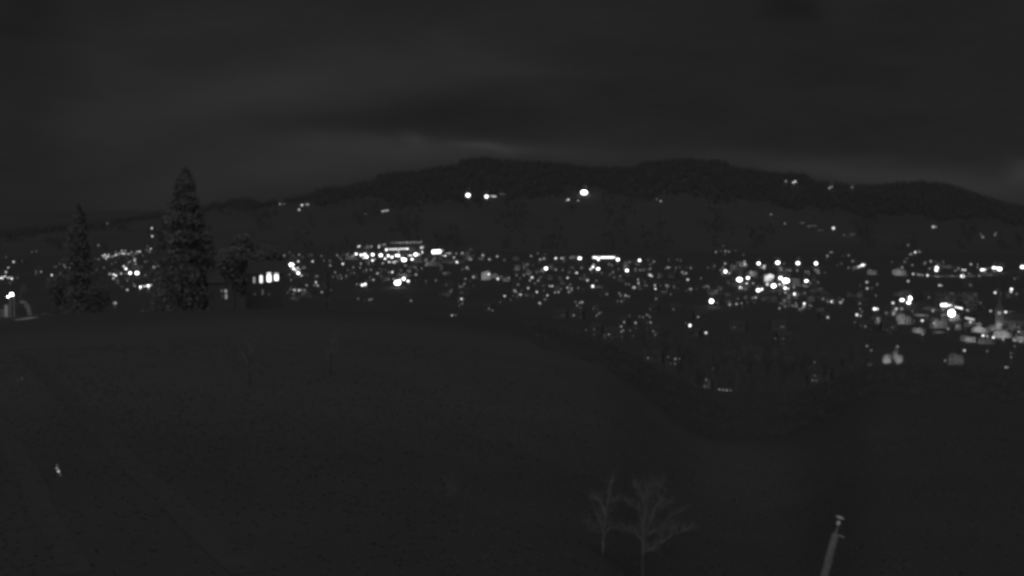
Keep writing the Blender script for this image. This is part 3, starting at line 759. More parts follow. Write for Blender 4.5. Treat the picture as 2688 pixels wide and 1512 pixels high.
def added_spot(parent, x, y, z, tgt, power, size=.6):
    """an added spot that brightens the surface it faces: housing, lens and the light it gives, as one thing"""
    p, q = Vector((x, y, z)), Vector(tgt)
    d = (q - p).normalized()
    rot = d.to_track_quat('Y', 'Z').to_euler()
    ms = MB(); ms.tube([(x, y, -.4), (x, y, z - .2)], [.09, .06], 6)
    link('added_mast', ms.mesh('added_mast', M_METAL), parent)
    hb = link('added_housing', SPOTBOX, parent, (x, y, z), rot)
    link('lens', SPOTLENS, hb, (0, .14, 0), m=glow(min(power / 400, 1.4)))
    ld = bpy.data.lights.new('added_beam', 'SPOT')
    ld.spot_size = math.radians(78)
    ld.spot_blend = 1.0
    ld.shadow_soft_size = .2
    ld.energy = power
    lo = bpy.data.objects.new('added_beam', ld)
    C.objects.link(lo)
    lo.parent = hb
    lo.location = (0, .2, 0)
    lo.rotation_euler = (math.pi / 2, 0, 0)      # a spot shines along its own -z, the housing's +y

def patch_building(px, py, w, h, I, adj='softly floodlit', noun='pale house'):
    g, _ = place(px, py + h / 2, .4)
    dist = g.length
    k = dist / F
    wm, hm = max(w * k, 4), max(h * k, 3.5)
    dm = min(max(wm * .7, 6), 14)
    rz = facing(g) + rnd.uniform(-.3, .3)
    o = thing('building', '', 'building', g, rz, 'floodlit walls of the town')
    nb = 1 if wm < 7 else rnd.choice([2, 3])
    cuts = sorted([-wm / 2, wm / 2] + [rnd.uniform(-.3, .3) * wm for _ in range(nb - 1)])
    for b0, b1 in zip(cuts[:-1], cuts[1:]):
        if b1 - b0 < 1.5:
            continue
        hh, y0 = hm * rnd.uniform(.62, 1.08), rnd.uniform(0, 2.5)
        mb = MB(); mb.box(b0, b1 - .01, y0, dm, -3, hh)
        link('wall', mb.mesh('wall', M_FACADE), o)
        rp = min(2.6, (b1 - b0) * .3)
        mb = MB()
        a0, a1, yy0, yy1, xm = b0 - .3, b1 + .28, y0 - .4, dm + .4, (b0 + b1) / 2
        mb.v += [(a0, yy0, hh + .02), (a1, yy0, hh + .02), (xm, yy0, hh + rp), (a0, yy1, hh + .02), (a1, yy1, hh + .02), (xm, yy1, hh + rp)]
        mb.f += [(0, 1, 2), (3, 5, 4), (0, 2, 5, 3), (1, 4, 5, 2), (0, 3, 4, 1)]
        link('roof', mb.mesh('roof', M_ROOF), o)
        floors = max(1, int(hh / 3.0))
        cols = max(1, min(5, int((b1 - b0) / 3.2)))
        for f_ in range(floors):
            for c_ in range(cols):
                if rnd.random() < .85:
                    add_window(o, b0 + (c_ + .5) / cols * (b1 - b0), y0 - .06, (f_ + .55) * hh / floors, 1.3, 1.4, M_DARKGLASS)
    L = lin(I) - .012
    dd = .85 * max(wm, hm) + 2
    E = L * math.pi / .115
    P = E * 12.6 * dd * dd * (1.8 if px > 2200 else 1.4)
    off = rnd.uniform(-.35, .35) * wm
    added_spot(o, off, -dd, 1 + hm * .45, (off * .7, 0, hm * rnd.uniform(.3, .6)), P)
    later(o, adj, noun, px, py)
    shade_boxes.append((px - w / 2 - 2, py - h / 2 - 3, px + w / 2 + 2, py + h / 2, g, rz))
    return o

def patch_tree(px, py, w, h, I):
    g, _ = place(px, py + h / 2, .4)
    k = g.length / F
    wm, hm = max(w * k, 3), max(h * k, 3)
    rz = facing(g)
    o = thing('lit_tree', '', 'tree', g, rz, 'lamp-lit garden trees')
    link('crown', GARDEN[rnd.randrange(4)], o, rot=(0, 0, rnd.uniform(0, 6)), scale=(wm, wm, hm * 1.12))
    link('trunk', GTRUNK, o, scale=(hm, hm, hm))
    dd = 1.0 * max(wm, hm) + 2
    E = (lin(I) - .012) * math.pi / .055
    added_spot(o, rnd.uniform(-.3, .3) * wm, -dd, 1 + hm * .4, (0, 0, hm * .5), E * 12.6 * dd * dd * .95)
    later(o, 'softly lit', 'garden tree', px, py)
    shade_boxes.append((px - w / 2 - 2, py - h / 2, px + w / 2 + 2, py + h / 2, g, rz))

def patch_ground(px, py, w, h, I):
    """lit ground stood upright as a low pale panel with added spots"""
    g, _ = place(px, py, .2)
    k = g.length / F
    wm = w * k
    dm = min(max(h * k / max(abs(g.z) / g.length, .02) * .8, 6), 30)
    hh = max(h * k * .7, .5)
    rz = facing(g) + rnd.uniform(-.1, .1)
    o = thing('lit_ground_panel', '', 'wall', g, rz, 'upright panels for lit ground')
    n = max(2, min(8, int(wm / 5)))
    mb = MB(); mb.box(-wm / 2, wm / 2, 0, .4, -2, hh)
    link('wall', mb.mesh('wall', mat('pale_concrete', .12, noise=.3, nscale=.3)), o)
    mb = MB(); mb.box(-wm / 2 - .1, wm / 2 + .1, -.1, .5, hh + .01, hh + .16)
    link('panel_top', mb.mesh('panel_top', M_CONC), o)
    E = (lin(I) - .012) * math.pi / .12
    m_ = max(1, min(3, round(wm / 18)))
    for i in range(m_):
        x = ((i + .5) / m_ - .5) * wm * .9
        dd = wm / m_ * .45 + 2
        added_spot(o, x, -dd, 1.5 + hh * .5, (x, 0, hh * .6), E * 12.6 * dd * dd * 1.1)
    later(o, 'added', 'lit-ground panel', px, py)
    shade_boxes.append((px - w / 2, py - h / 2, px + w / 2, py + h / 2, g, rz))

for (x0, x1, y0, y1, n_) in ((905, 1125, 656, 694, 13), (1130, 1240, 672, 700, 4), (1440, 1560, 700, 740, 4), (1830, 2120, 705, 790, 16), (2120, 2240, 735, 800, 5), (2400, 2680, 790, 890, 9), (2540, 2700, 850, 905, 6), (2270, 2390, 950, 985, 4), (720, 870, 700, 790, 4)):  # extra lit houses, trees and panels added at random to thicken the glow
    for _ in range(n_):
        big = x0 > 2200
        patches.append([rnd.choice('bbtg' if big else 'bbt'), rnd.uniform(x0, x1), rnd.uniform(y0, y1), rnd.uniform(10, 46 if big else 26), rnd.uniform(6, 16 if big else 13), rnd.uniform(.08, .32) if big else rnd.uniform(.05, .2)])
for kd, px, py, w, h, I in patches:
    (patch_building if kd == 'b' else patch_tree if kd == 't' else patch_ground)(px, py, w, h, I)

# halls with a band of lit windows
def hall(x0, y0, x1, y1, h, I, label):
    px, py = (x0 + x1) / 2, (y0 + y1) / 2
    g, _ = place(px, py, 4.5)
    k = g.length / F
    wm, hb = (x1 - x0) * k, h * k
    tilt = math.atan2(-(y1 - y0), x1 - x0)
    rz = facing(g)
    o = thing('hall', label, 'hall', g, rz)
    zc = 4.5 + hb * 0
    top = zc + hb / 2 + 1.6
    mb = MB(); mb.box(-wm / 2 - 2, wm / 2 + 2, .2, 16, -3, top)
    link('wall', mb.mesh('wall', M_WALL[0]), o)
    mb = MB(); mb.box(-wm / 2 - 3, wm / 2 + 3, -1.0, 17, top + .01, top + .5)
    link('roof', mb.mesh('roof', M_ROOF), o)
    n = max(3, min(24, int((x1 - x0) / 4)))
    kk = 1 - math.exp(-((h * PXR / 2) ** 2) / (2 * SIG * SIG)) if I <= 1 else 1
    gl = glow(lin(I) / max(kk, .25))
    pw = wm / n
    for i in range(n):
        x = (i + .5) / n * wm - wm / 2
        z = zc + math.tan(tilt) * x
        hz = hb * (rnd.uniform(.85, 1.1) if I < 1 else 1)
        f = link('window', WFRAME, o, (x, .05, z), scale=(pw * .84, 1, hz * .9))
        link('pane', PANE, f, m=gl)
    mb = MB(); mb.box(-1.2, 1.2, -.08, .15, 0, 2.3)
    link('door', mb.mesh('door', M_FRAME), o, (wm / 2 + .4, .1, 0))
    shade_boxes.append((x0 - 3, y0 - h, x1 + 3, y0 + h, g, rz))
    return o
hall_labels = ['station hall under a thin strip of lit windows', 'long hall shining white above the dark lower town', 'strip-lit hall with the longest white window band',
               'upper storey of a block with one lit window band', 'white glaring workshop band above the biggest lamp', 'thin slanting lit window band beside the workshop',
               'low shed with a slanting lit window band near the steeple']
for bb, lb in zip(bars, hall_labels):
    hall(*bb, lb)

# ------------------------------------------------------------------ street lamps and lit house windows
def in_box(px, py):
    best = None
    for (x0, y0, x1, y1, g, rz) in shade_boxes:
        if x0 <= px <= x1 and y0 <= py <= y1:
            if best is None or g.length < best.length:
                best = g
    return best

XY = np.array([[l[0], l[1]] for l in lights])
# the order decides which 300 are street lamps: brightest first
order = sorted(range(len(lights)), key=lambda i: -lights[i][3])
n_lamp = n_house = n_wall = 0
far_v, far_f, far_i, far_m = [], [], [], {}
for i in order:
    px, py, r, I = lights[i]
    a, L = glow_of(r, I)
    hgt = 6.0
    bx = in_box(px, py)
    if bx is not None:
        # stands in front of the lit wall it belongs to
        d = ray(px, py)
        s = (bx.length - 9) / d.length
        head = d * s
        g = Vector((head.x, head.y, float(height(head.x, head.y))))
        if head.z - g.z < 1.0:
            g, head = place(px, py, 3.0)
    else:
        g, head = place(px, py, hgt)
    k = head.length / F
    R = a * k
    # room for a house round this window?
    hw, up = 7.5 / k, 6 / k
    clear = True
    if bx is None and I <= .62 and r < 4.6 and head.z - g.z < 9:
        dx, dy = XY[:, 0] - px, XY[:, 1] - py
        near = (abs(dx) < hw) & (dy < 2) & (dy > -up)
        near[i] = False
        clear = not near.any()
    else:
        clear = False
    noun_adj = 'blazing' if I > 2 else 'bright' if I > .8 else 'faint' if I < .2 else 'dim'
    if clear and n_house < 170:
        n_house += 1
        wl, rf, ch, (w, dp, h) = HOUSES[rnd.randrange(3)]
        g, head = place(px, py, 3.1)
        k = head.length / F
        R = a * k
        rz = facing(g) + rnd.uniform(-.3, .3)
        wx = rnd.choice([-1, 1]) * w * rnd.uniform(.12, .26)
        rot = Matrix.Rotation(rz, 3, 'Z')
        c = head - rot @ Vector((wx, -dp / 2 - .08, 3.1))
        o = thing('house', '', 'house', (c.x, c.y, head.z - 3.1), rz, 'small houses of the valley town')
        link('wall', wl, o); rf_o = link('roof', rf, o); link('chimney', ch, rf_o)
        ws = min(max(R * 1.9, 1.0), 3.4)
        Lw = lin(I) / (1 - math.exp(-(ws / 2 / k * PXR) ** 2 / (2 * SIG * SIG)))
        add_window(o, wx, -dp / 2 - .08, 3.1, ws, ws, glow(min(Lw, 3)))
        add_window(o, -wx, -dp / 2 - .08, 3.1, 1.2, 1.3, M_DARKGLASS)
        if rnd.random() < .5:
            add_window(o, 0, -dp / 2 - .08, 1.2, 1.0, 1.1, M_DARKGLASS)
        later(o, noun_adj, 'lit house window', px, py)
    else:
        n_lamp += 1
        if n_lamp > 290:
            top = head.z - g.z
            for me, mt, c_, sx, sz in ((POLE, M_METAL, g, 1, top), (GLOBE, glow(L), head, R, R)):
                key = len(far_v)
                far_v += [(c_.x + v.co.x * sx, c_.y + v.co.y * sx, c_.z + v.co.z * sz) for v in me.vertices]
                far_f += [tuple(key + i_ for i_ in p.vertices) for p in me.polygons]
                if mt.name not in far_m:
                    far_m[mt.name] = len(far_m)
                far_i += [far_m[mt.name]] * len(me.polygons)
            continue
        base = g
        o = thing('street_lamp', '', 'street lamp', base, 0, 'street lamps of the valley town')
        top = head.z - g.z
        link('pole', POLE, o, (0, 0, -.3), scale=(1 + R * .3, 1 + R * .3, max(top - R * .8 + .3, .5)))
        link('lamp_head', GLOBE, o, (0, 0, top), scale=(R * rnd.uniform(.8, 1.4), R, R * rnd.uniform(.75, 1.05)), m=glow(L))
        later(o, noun_adj, 'street lamp', px, py)
def speck(px, py, r, I, hgt):
    a, L = glow_of(r, I)
    g, head = place(px, py, hgt)
    R = a * head.length / F
    for me, mt, c_, sx, sz in ((POLE, M_METAL, g, 1, head.z - g.z), (GLOBE, glow(L), head, R * rnd.uniform(.7, 1.5), R * .8)):
        key = len(far_v)
        far_v.extend([(c_.x + v.co.x * sx, c_.y + v.co.y * sx, c_.z + v.co.z * sz) for v in me.vertices])
        far_f.extend([tuple(key + i_ for i_ in p.vertices) for p in me.polygons])
        if mt.name not in far_m:
            far_m[mt.name] = len(far_m)
        far_i.extend([far_m[mt.name]] * len(me.polygons))
town = [l for l in lights if 640 < l[1] < 900 and l[0] > 250]
for _ in range(520):
    l = rnd.choice(town)
    ax, ay = rnd.gauss(0, 16), rnd.gauss(0, 6)
    if l[1] + ay < 655 or 440 < l[0] + ax < 715 or (l[0] + ax < 1500 and l[1] + ay > 815):
        continue
    speck(l[0] + ax, l[1] + ay, rnd.uniform(1.6, 3.4), rnd.choice([.03, .05, .08, .1, .14, .2, .28]), rnd.uniform(2.5, 5))
me = bpy.data.meshes.new('faint_street_lights')
me.from_pydata(far_v, [], far_f)
for nm in far_m:
    me.materials.append(bpy.data.materials[nm])
me.polygons.foreach_set('material_index', far_i)
o = link('faint_street_lights', me)
o['kind'] = 'stuff'
o['label'] = 'faint specks of far street light all through the valley town'
print('lamps', n_lamp, 'houses', n_house, 'patches', len(patches))

HALO_CROWNS = [tree_crown_mesh('crown', 1.0, .5, 300, .05, LIT_FOLIAGE, 140 + i, base=0) for i in range(3)]  # thin trees added behind bright lamps to catch a halo
for px, py, r, I in lights:
    if I < 1.25:
        continue
    a, L = glow_of(r, I)
    g, head = place(px, py, 6.0)
    k = head.length / F
    R = a * k
    d = min(max((L * math.pi * R * R / 1.3) ** .5, R * 1.5 + 1), 30)
    dirn = Vector((head.x, head.y, 0)).normalized()
    q = g + dirn * d + Vector((dirn.y, -dirn.x, 0)) * rnd.uniform(-.5, .5) * r * k
    q.z = float(height(q.x, q.y))
    wd = r * k * rnd.uniform(3.4, 4.6)
    ht = 6 + r * k * rnd.uniform(1.5, 2.6)
    o = thing('lit_tree', '', 'tree', q, 0, 'lamp-lit garden trees')
    link('crown', rnd.choice(HALO_CROWNS), o, rot=(0, 0, rnd.uniform(0, 6)), scale=(wd, wd * .6, ht * 1.1))
    link('trunk', GTRUNK, o, scale=(ht * .7, ht * .7, ht))
    later(o, 'added', 'halo tree', px, py)

# labels: kind, brightness and the landmark beside it, in order along that landmark
groups = {}
for t in TO_LABEL:
    groups.setdefault((region(t[3], t[4]), t[1], t[2]), []).append(t)
for (rg, adj, noun), ts in groups.items():
    ts.sort(key=lambda t: (t[3], t[4]))
    for j, t in enumerate(ts):
        if len(ts) == 1:
            t[0]['label'] = '%s %s %s' % (adj, noun, rg)
        else:
            t[0]['label'] = '%s %s %s, %s from the left' % (adj, noun, rg, ORD[j] if j < 30 else 'last but a few')

# ------------------------------------------------------------------ church with a steeple
g, _ = place(2622, 862, .3)
k = g.length / F
o = thing('church', 'village church with a tall tapering steeple, faintly lit from below', 'church', g, facing(g))
mb = MB(); mb.box(-3.2, 3.2, -3.2, 3.2, -3, 17)
link('tower', mb.mesh('tower', M_FACADE), o)
hs = 80 * k
mb = MB()
n = len(mb.v)
mb.v += [(-3.6, -3.6, 17.02), (3.6, -3.6, 17.02), (3.6, 3.6, 17.02), (-3.6, 3.6, 17.02), (-1.5, -1.5, 22), (1.5, -1.5, 22), (1.5, 1.5, 22), (-1.5, 1.5, 22), (0, 0, 36)]
mb.f += [(0, 3, 2, 1)] + [(i, (i + 1) % 4, 4 + (i + 1) % 4, 4 + i) for i in range(4)] + [(4 + i, 4 + (i + 1) % 4, 8) for i in range(4)]
st = link('steeple', mb.mesh('steeple', mat('copper_shingle', .07)), o)
mb = MB(); mb.tube([(0, 0, 35.8), (0, 0, 38.2)], [.08, .06], 5); mb.box(-.6, .6, -.05, .05, 37.2, 37.4)
link('cross', mb.mesh('cross', M_METAL), st)
mb = MB(); mb.box(3.25, 20, -4.5, 4.5, -3, 8)
link('nave', mb.mesh('nave', M_FACADE), o)
mb = MB()
mb.v += [(3.2, -5.2, 7.9), (3.2, 5.2, 7.9), (3.2, 0, 14), (20.6, -5.2, 7.9), (20.6, 5.2, 7.9), (20.6, 0, 14)]
mb.f += [(0, 3, 5, 2), (2, 5, 4, 1), (0, 1, 4, 3), (0, 2, 1), (3, 4, 5)]
link('roof', mb.mesh('roof', M_ROOF), o)
mb = MB(); mb.lathe([(1.3, -.06), (1.3, .06)], 16)
link('clock_face', mb.mesh('clock_face', M_PORC), o, (0, -3.3, 14), (math.pi / 2, 0, 0))
for x in (6.5, 10.5, 14.5):
    add_window(o, x, -4.56, 4.5, 1.1, 2.8, M_DARKGLASS)
added_spot(o, 0, -24, 4, (0, 0, 20), 1100)

# ------------------------------------------------------------------ the block of flats with lit balcony bands
g, _ = place(2510, 812, .3)
k = g.length / F
wm, hm = 98 * k, 44 * k
o = thing('apartment_block', 'wide block of flats with faintly lit balcony bands behind the blazing lamp', 'building', g, facing(g) - .06)
mb = MB(); mb.box(-wm / 2, wm / 2, 1.6, 14, -3, hm)
link('wall', mb.mesh('wall', M_FACADE), o)
mb = MB(); mb.box(-wm / 2 - .4, wm / 2 + .4, .6, 14.4, hm + .01, hm + .5)
link('roof', mb.mesh('roof', M_ROOF), o)
fl = 4
mbb = MB(); mbb.box(-wm / 2, wm / 2, 0, 1.58, -.12, .12); mbb.box(-wm / 2, wm / 2, 0, .1, .13, 1.05)
BAL = mbb.mesh('balcony', M_FACADE)
for f_ in range(fl):
    z = (f_ + .15) * hm / fl
    link('balcony', BAL, o, (0, 0, z))
    for c_ in range(9):
        add_window(o, (c_ + .5) / 9 * wm - wm / 2, 1.52, z + 1.9, 1.8, 1.5, glow(.09) if (c_ * 7 + f_ * 3) % 5 == 0 else M_DARKGLASS)
for x in (-.3, .05, .35):
    added_spot(o, x * wm, -16, 4, (x * wm, 0, hm * .5), 900)

# ------------------------------------------------------------------ forests of the ridge and loose woods (a mass nobody could count)
def forest(name, pts, sizes, m):
    """many small conifers joined in one mesh: crown cones of two tiers with ragged skirts"""
    k = 6
    n = len(pts)
    ang = nrs.rand(n, 1) * 6.28 + np.arange(k) * 2 * math.pi / k
    V = np.zeros((n, 2 * (k + 1), 3))
    s = sizes[:, None]
    for t, (z0, z1, rr) in enumerate(((.08, .72, .20), (.42, 1.0, .13))):
        o0 = t * (k + 1)
        jit = 1 + .3 * (nrs.rand(n, k) - .5)
        V[:, o0:o0 + k, 0] = pts[:, :1] + np.cos(ang) * s * rr * jit
        V[:, o0:o0 + k, 1] = pts[:, 1:2] + np.sin(ang) * s * rr * jit
        V[:, o0:o0 + k, 2] = pts[:, 2:3] + s * z0 + s * .08 * (nrs.rand(n, k) - .5)
        V[:, o0 + k, :2] = pts[:, :2]
        V[:, o0 + k, 2] = pts[:, 2] + sizes * z1
    tri = []
    for t in range(2):
        o0 = t * (k + 1)
        tri += [(o0 + j, o0 + (j + 1) % k, o0 + k) for j in range(k)]
    tri = np.array(tri)
    Fc = (tri[None] + (np.arange(n) * 2 * (k + 1))[:, None, None]).reshape(-1, 3)
    me = bpy.data.meshes.new(name)
    me.vertices.add(n * 2 * (k + 1)); me.vertices.foreach_set('co', V.ravel())
    me.loops.add(Fc.size); me.loops.foreach_set('vertex_index', Fc.ravel())
    me.polygons.add(len(Fc)); me.polygons.foreach_set('loop_start', np.arange(0, Fc.size, 3))
    me.update(calc_edges=True)
    me.materials.append(m)
    o = link(name, me)
    o['kind'] = 'stuff'
    return o

def scatter(n, r0, r1, keep, smin, smax):
    az = np.radians(nrs.uniform(-32, 32, n))
    r = nrs.uniform(r0 ** .5, r1 ** .5, n) ** 2
    X, Y = r * np.sin(az), r * np.cos(az)
    Z = height(X, Y)
    depth = Y * cp - Z * sp_
    px, py = W / 2 + F * X / depth, H / 2 - F * (Z * cp + Y * sp_) / depth
    s = nrs.uniform(smin, smax, n)
    ok = keep(px, py, r)
    top = s * F / r
    # never in front of a lamp
    for (lx, ly) in XY:
        if ly < 660:
            hide = (abs(px - lx) < 5 + .2 * top) & (ly > py - top - 4) & (ly < py + 3) & (r < 5200)
            ok &= ~hide
    return np.stack([X, Y, Z], -1)[ok], s[ok]

def keep_ridge(px, py, r):
    return (py < FOREST_LOW(px) + 6 * np.sin(px * .031) + 5 * np.sin(px * .083 + 1) * np.sin(px * .017) + nrs.normal(size=px.shape) * 3.5) | (r > 4450)
P_, S_ = scatter(30000, 3300, 4900, keep_ridge, 12, 24)
forest('forest', P_, S_, M_FOREST)
wn = lambda px, r: np.sin(px * .021 + r * .0033) + np.sin(px * .047 - r * .0021 + 2) + .6 * np.sin(px * .11 + r * .009)
def keep_mid(px, py, r):
    return (py > FOREST_LOW(px) + 6) & (wn(px, r) > np.where((px > 850) & (px < 2000), .45, 1.0)) & (py < 655)
P_, S_ = scatter(9000, 2600, 4300, keep_mid, 9, 18)
forest('woods', P_, S_, M_FOREST)

# ------------------------------------------------------------------ the near trees behind the meadow's crest
def big_tree(name, label, px, dist, top_py, width_px, conifer, seed, n, cat='tree', base=.1, group=None):
    d = ray(px, top_py)
    p = d * (dist / d.y)
    gz = float(height(p.x, p.y))
    hgt = p.z - gz
    rad = width_px * dist / F / 2
    o = thing(name, label, cat, (p.x, p.y, gz), 0, group)
    link('crown', tree_crown_mesh('crown', hgt, rad, n * 2, .035 * rad + .17, M_NEEDLE if conifer else M_TWIG, seed, conifer, base), o)
    mb = MB(); mb.tube([(0, 0, -1), (.1, 0, hgt * .4), (0, .1, hgt * .93)], [hgt * .018 + .1, hgt * .011, .04], 7)
    link('trunk', mb.mesh('trunk', M_BARK), o)
    return o
big_tree('spruce', 'tallest dark spruce rising above the valley lights against the sky', 486, 300, 440, 185, True, 3, 8500)
big_tree('spruce', 'smaller dark spruce near the roadside lamp', 205, 310, 535, 118, True, 4, 4600)
big_tree('spruce', 'slim dark spruce tight beside the tallest one', 425, 330, 575, 90, True, 5, 2600)
big_tree('spruce', 'low dark spruce past the tallest one', 548, 340, 590, 70, True, 12, 2200)
big_tree('broad_tree', 'broad dark tree before the house with four lit windows', 612, 260, 640, 100, False, 6, 3800, base=.2)
big_tree('broad_tree', 'round dark tree behind the house with four lit windows', 655, 350, 592, 150, False, 7, 5200, base=.2)
big_tree('broad_tree', 'dark tree closing the grove beside the dazzling lamps', 716, 345, 625, 54, False, 8, 2600, base=.2)
big_tree('broad_tree', 'wide dark tree crowning the roof of the four-window house', 690, 352, 606, 84, False, 13, 3200, base=.2)
big_tree('slender_tree', 'slender dark tree standing before the first town streets', 857, 300, 655, 18, True, 9, 1500)
big_tree('bushy_tree', 'low bushy tree on the crest beside the roadside hedge', 150, 262, 715, 60, False, 10, 1500)
big_tree('bushy_tree', 'low bushy tree on the crest before the small spruce', 262, 270, 735, 56, False, 11, 1400)

# ------------------------------------------------------------------ the two houses behind the crest
def near_house(px, py, dist, wm, dm, hm, rh, label, wins, rz=0):
    """wins: px, py, w, h (pixels), radiance"""
    d = ray(px, py); p = d * (dist / d.y)
    gz = float(height(p.x, p.y))
    o = thing('house', label, 'house', (p.x, p.y, gz), facing(p) + rz)
    hm = max(hm, 5)
    wl, rf, ch, _ = gable_house_meshes(wm, dm, hm, rh, M_WALL[0])
    link('wall', wl, o); r_ = link('roof', rf, o); link('chimney', ch, r_)
    k = dist / F
    for (wx, wy, ww, wh, Lr) in wins:
        q = ray(wx, wy) * (dist / ray(wx, wy).y)
        lx = (q.x - p.x) * math.cos(facing(p) + rz) + (q.y - p.y) * math.sin(facing(p) + rz)
        f = link('window', WFRAME, o, (lx, -dm / 2 - .07, q.z - gz), scale=(ww * k, 1, wh * k))
        link('pane', PANE, f, m=glow(Lr))
    return o
near_house(694, 730, 320, 9.5, 8, 13.2, 3.0, 'dark house with four tall lit windows in one row', [
    (667.5, 732, 5, 16, .33), (685.5, 730, 7, 19, 1.5), (706, 725.5, 10, 23, 2.6), (725, 724.5, 10, 19, 2.2),
    (689.5, 764, 4, 14, .08), (669, 769, 6, 7, .03), (706, 770, 6, 9, .018)])
near_house(588, 770, 300, 7.5, 7, 9.0, 2.6, 'dark house with two by two lit window panes before the grove', [
    (582, 760.5, 4.5, 6.5, .1), (592.5, 761.5, 5.5, 8, .33), (593.5, 775.5, 5, 13, .27), (584, 775, 4, 7, .03)])

# ------------------------------------------------------------------ the roadside corner at the meadow's edge
def on_plane(px, py, dist):
    d = ray(px, py)
    return d * (dist / d.y)
for (px, py, r, I, nm, hadj) in ((30.5, 773, 7.2, 4, 'big roadside lamp glaring over the hedge at the frame edge', 0), (21, 779, 3.6, 2.0, 'small lamp glaring beside the big roadside lamp', 0)):
    q = on_plane(px, py, 229)
    gz = float(height(q.x, q.y))
    a, L = glow_of(r, I)
    k = 229 / F
    o = thing('roadside_lamp', nm, 'street lamp', (q.x, q.y, gz))
    link('lamp_head', GLOBE, o, (0, 0, q.z - gz), scale=(a * k, a * k, a * k * .95), m=glow(L * 2.0))
    mb = MB(); mb.tube([(.38, 0, -.3), (.38, 0, (q.z - gz) * .9), (.1, 0, q.z - gz)], [.06, .045, .035], 6)
    link('pole', mb.mesh('pole', mat('white_steel', .6)), o)
q = on_plane(17, 797, 231)
gz = float(height(q.x, q.y))
o = thing('gate_post', 'pale lit stone gate post under the roadside lamps', 'post', (q.x, q.y, gz))
mb = MB(); mb.box(-.26, .26, -.26, .26, -.3, 2.3)
link('shaft', mb.mesh('shaft', mat('whitewashed_stone', .5)), o)
mb = MB(); mb.box(-.34, .34, -.34, .34, 2.31, 2.45)
link('cap', mb.mesh('cap', M_CONC), o)
# fence of three rails running off the frame
q0, q1 = on_plane(-40, 812, 231), on_plane(14, 812, 231)
gz = float(height(q0.x, q0.y))
o = thing('rail_fence', 'three-rail fence running from the gate post to the frame edge', 'fence', (q1.x, q1.y, gz))
wd = q0.x - q1.x
for z in (.5, 1.0, 1.5):
    mb = MB(); mb.box(wd, 0, -.03, .03, z - .06, z + .06)
    link('rail', mb.mesh('rail', mat('grey_plank', .35)), o)
for i in range(3):
    mb = MB(); mb.box(-.05, .05, .035, .13, -.3, 1.7)
    link('post', mb.mesh('post', mat('grey_plank', .35)), o, (wd * (i + .3) / 3, 0, 0))
# clipped shrub arching over the path, lit by the lamps
def leafy(name, label, cat, px, py, dist, blobs, n, size, m, seed):
    rs = np.random.RandomState(seed)
    q = on_plane(px, py, dist)
    gz = float(height(q.x, q.y))
    k = dist / F
    V, Fc = [], []
    tot = sum(b[2] * b[3] for b in blobs)
    for (bx, by, bw, bh) in blobs:
        c = on_plane(bx, by, dist)
        for _ in range(int(n * bw * bh / tot)):
            u = rs.normal(size=3); u /= np.linalg.norm(u); u *= rs.rand() ** .35
            p = np.array([c.x - q.x + u[0] * bw * k / 2, u[1] * bw * k / 2.5, c.z - gz + u[2] * bh * k / 2])
            s = size * rs.uniform(.6, 1.4)
            a, b = rs.normal(size=3), rs.normal(size=3)
            a /= np.linalg.norm(a); b -= a * a.dot(b); b /= np.linalg.norm(b)
            i = len(V)
            V += [tuple(p + a * s), tuple(p - a * s * .5 + b * s * .7), tuple(p - a * s * .5 - b * s * .7)]
            Fc.append((i, i + 1, i + 2))
    me = bpy.data.meshes.new('crown')
    me.from_pydata(V, [], Fc); me.materials.append(m)
    o = thing(name, label, cat, (q.x, q.y, gz))
    link('crown', me, o)
    mb = MB(); mb.tube([(0, 0, -.2), (.05, 0, 1.2)], [.06, .03], 5)
    link('trunk', mb.mesh('trunk', M_BARK), o)
    return o
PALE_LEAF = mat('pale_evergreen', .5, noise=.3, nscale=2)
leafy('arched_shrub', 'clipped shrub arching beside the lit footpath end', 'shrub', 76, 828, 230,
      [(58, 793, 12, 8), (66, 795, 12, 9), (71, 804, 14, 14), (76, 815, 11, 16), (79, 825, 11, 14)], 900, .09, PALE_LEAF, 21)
leafy('hedge_bush', 'low hedge bush thinning out along the meadow crest', 'shrub', 104, 828, 231,
      [(96, 829, 14, 8), (110, 828, 10, 10), (118, 824, 8, 12), (132, 828, 22, 8), (150, 829, 14, 7)], 700, .09, mat('grey_evergreen', .2), 22)
leafy('garden_bush', 'loose bush lit behind the roadside lamps', 'shrub', 50, 812, 240,
      [(42, 800, 22, 16), (56, 780, 16, 30), (30, 805, 18, 18), (62, 762, 22, 30)], 700, .12, mat('dim_evergreen', .17), 23)

# ------------------------------------------------------------------ bare trees
def limb(mb, p, d, length, r, depth, rs, twist=.35, gravity=.1):
    pts, rads = [p.copy()], [r]
    seg = 3
    dd = d.copy()
    for i in range(seg):
        dd = (dd + Vector(rs.normal(size=3)) * twist * .4 + Vector((0, 0, gravity))).normalized()
        p = p + dd * length / seg
        pts.append(p.copy()); rads.append(r * (1 - .55 * (i + 1) / seg))
    mb.tube(pts, rads, 4 if depth < 2 else 5, cap=False)
    if depth <= 0:
        return
    for _ in range(rs.randint(2, 5)):
        j = rs.randint(1, seg + 1)
        nd_ = (dd + Vector(rs.normal(size=3)) * .75).normalized()
        limb(mb, pts[j], nd_, length * rs.uniform(.5, .78), rads[j] * .68, depth - 1, rs, twist, gravity)

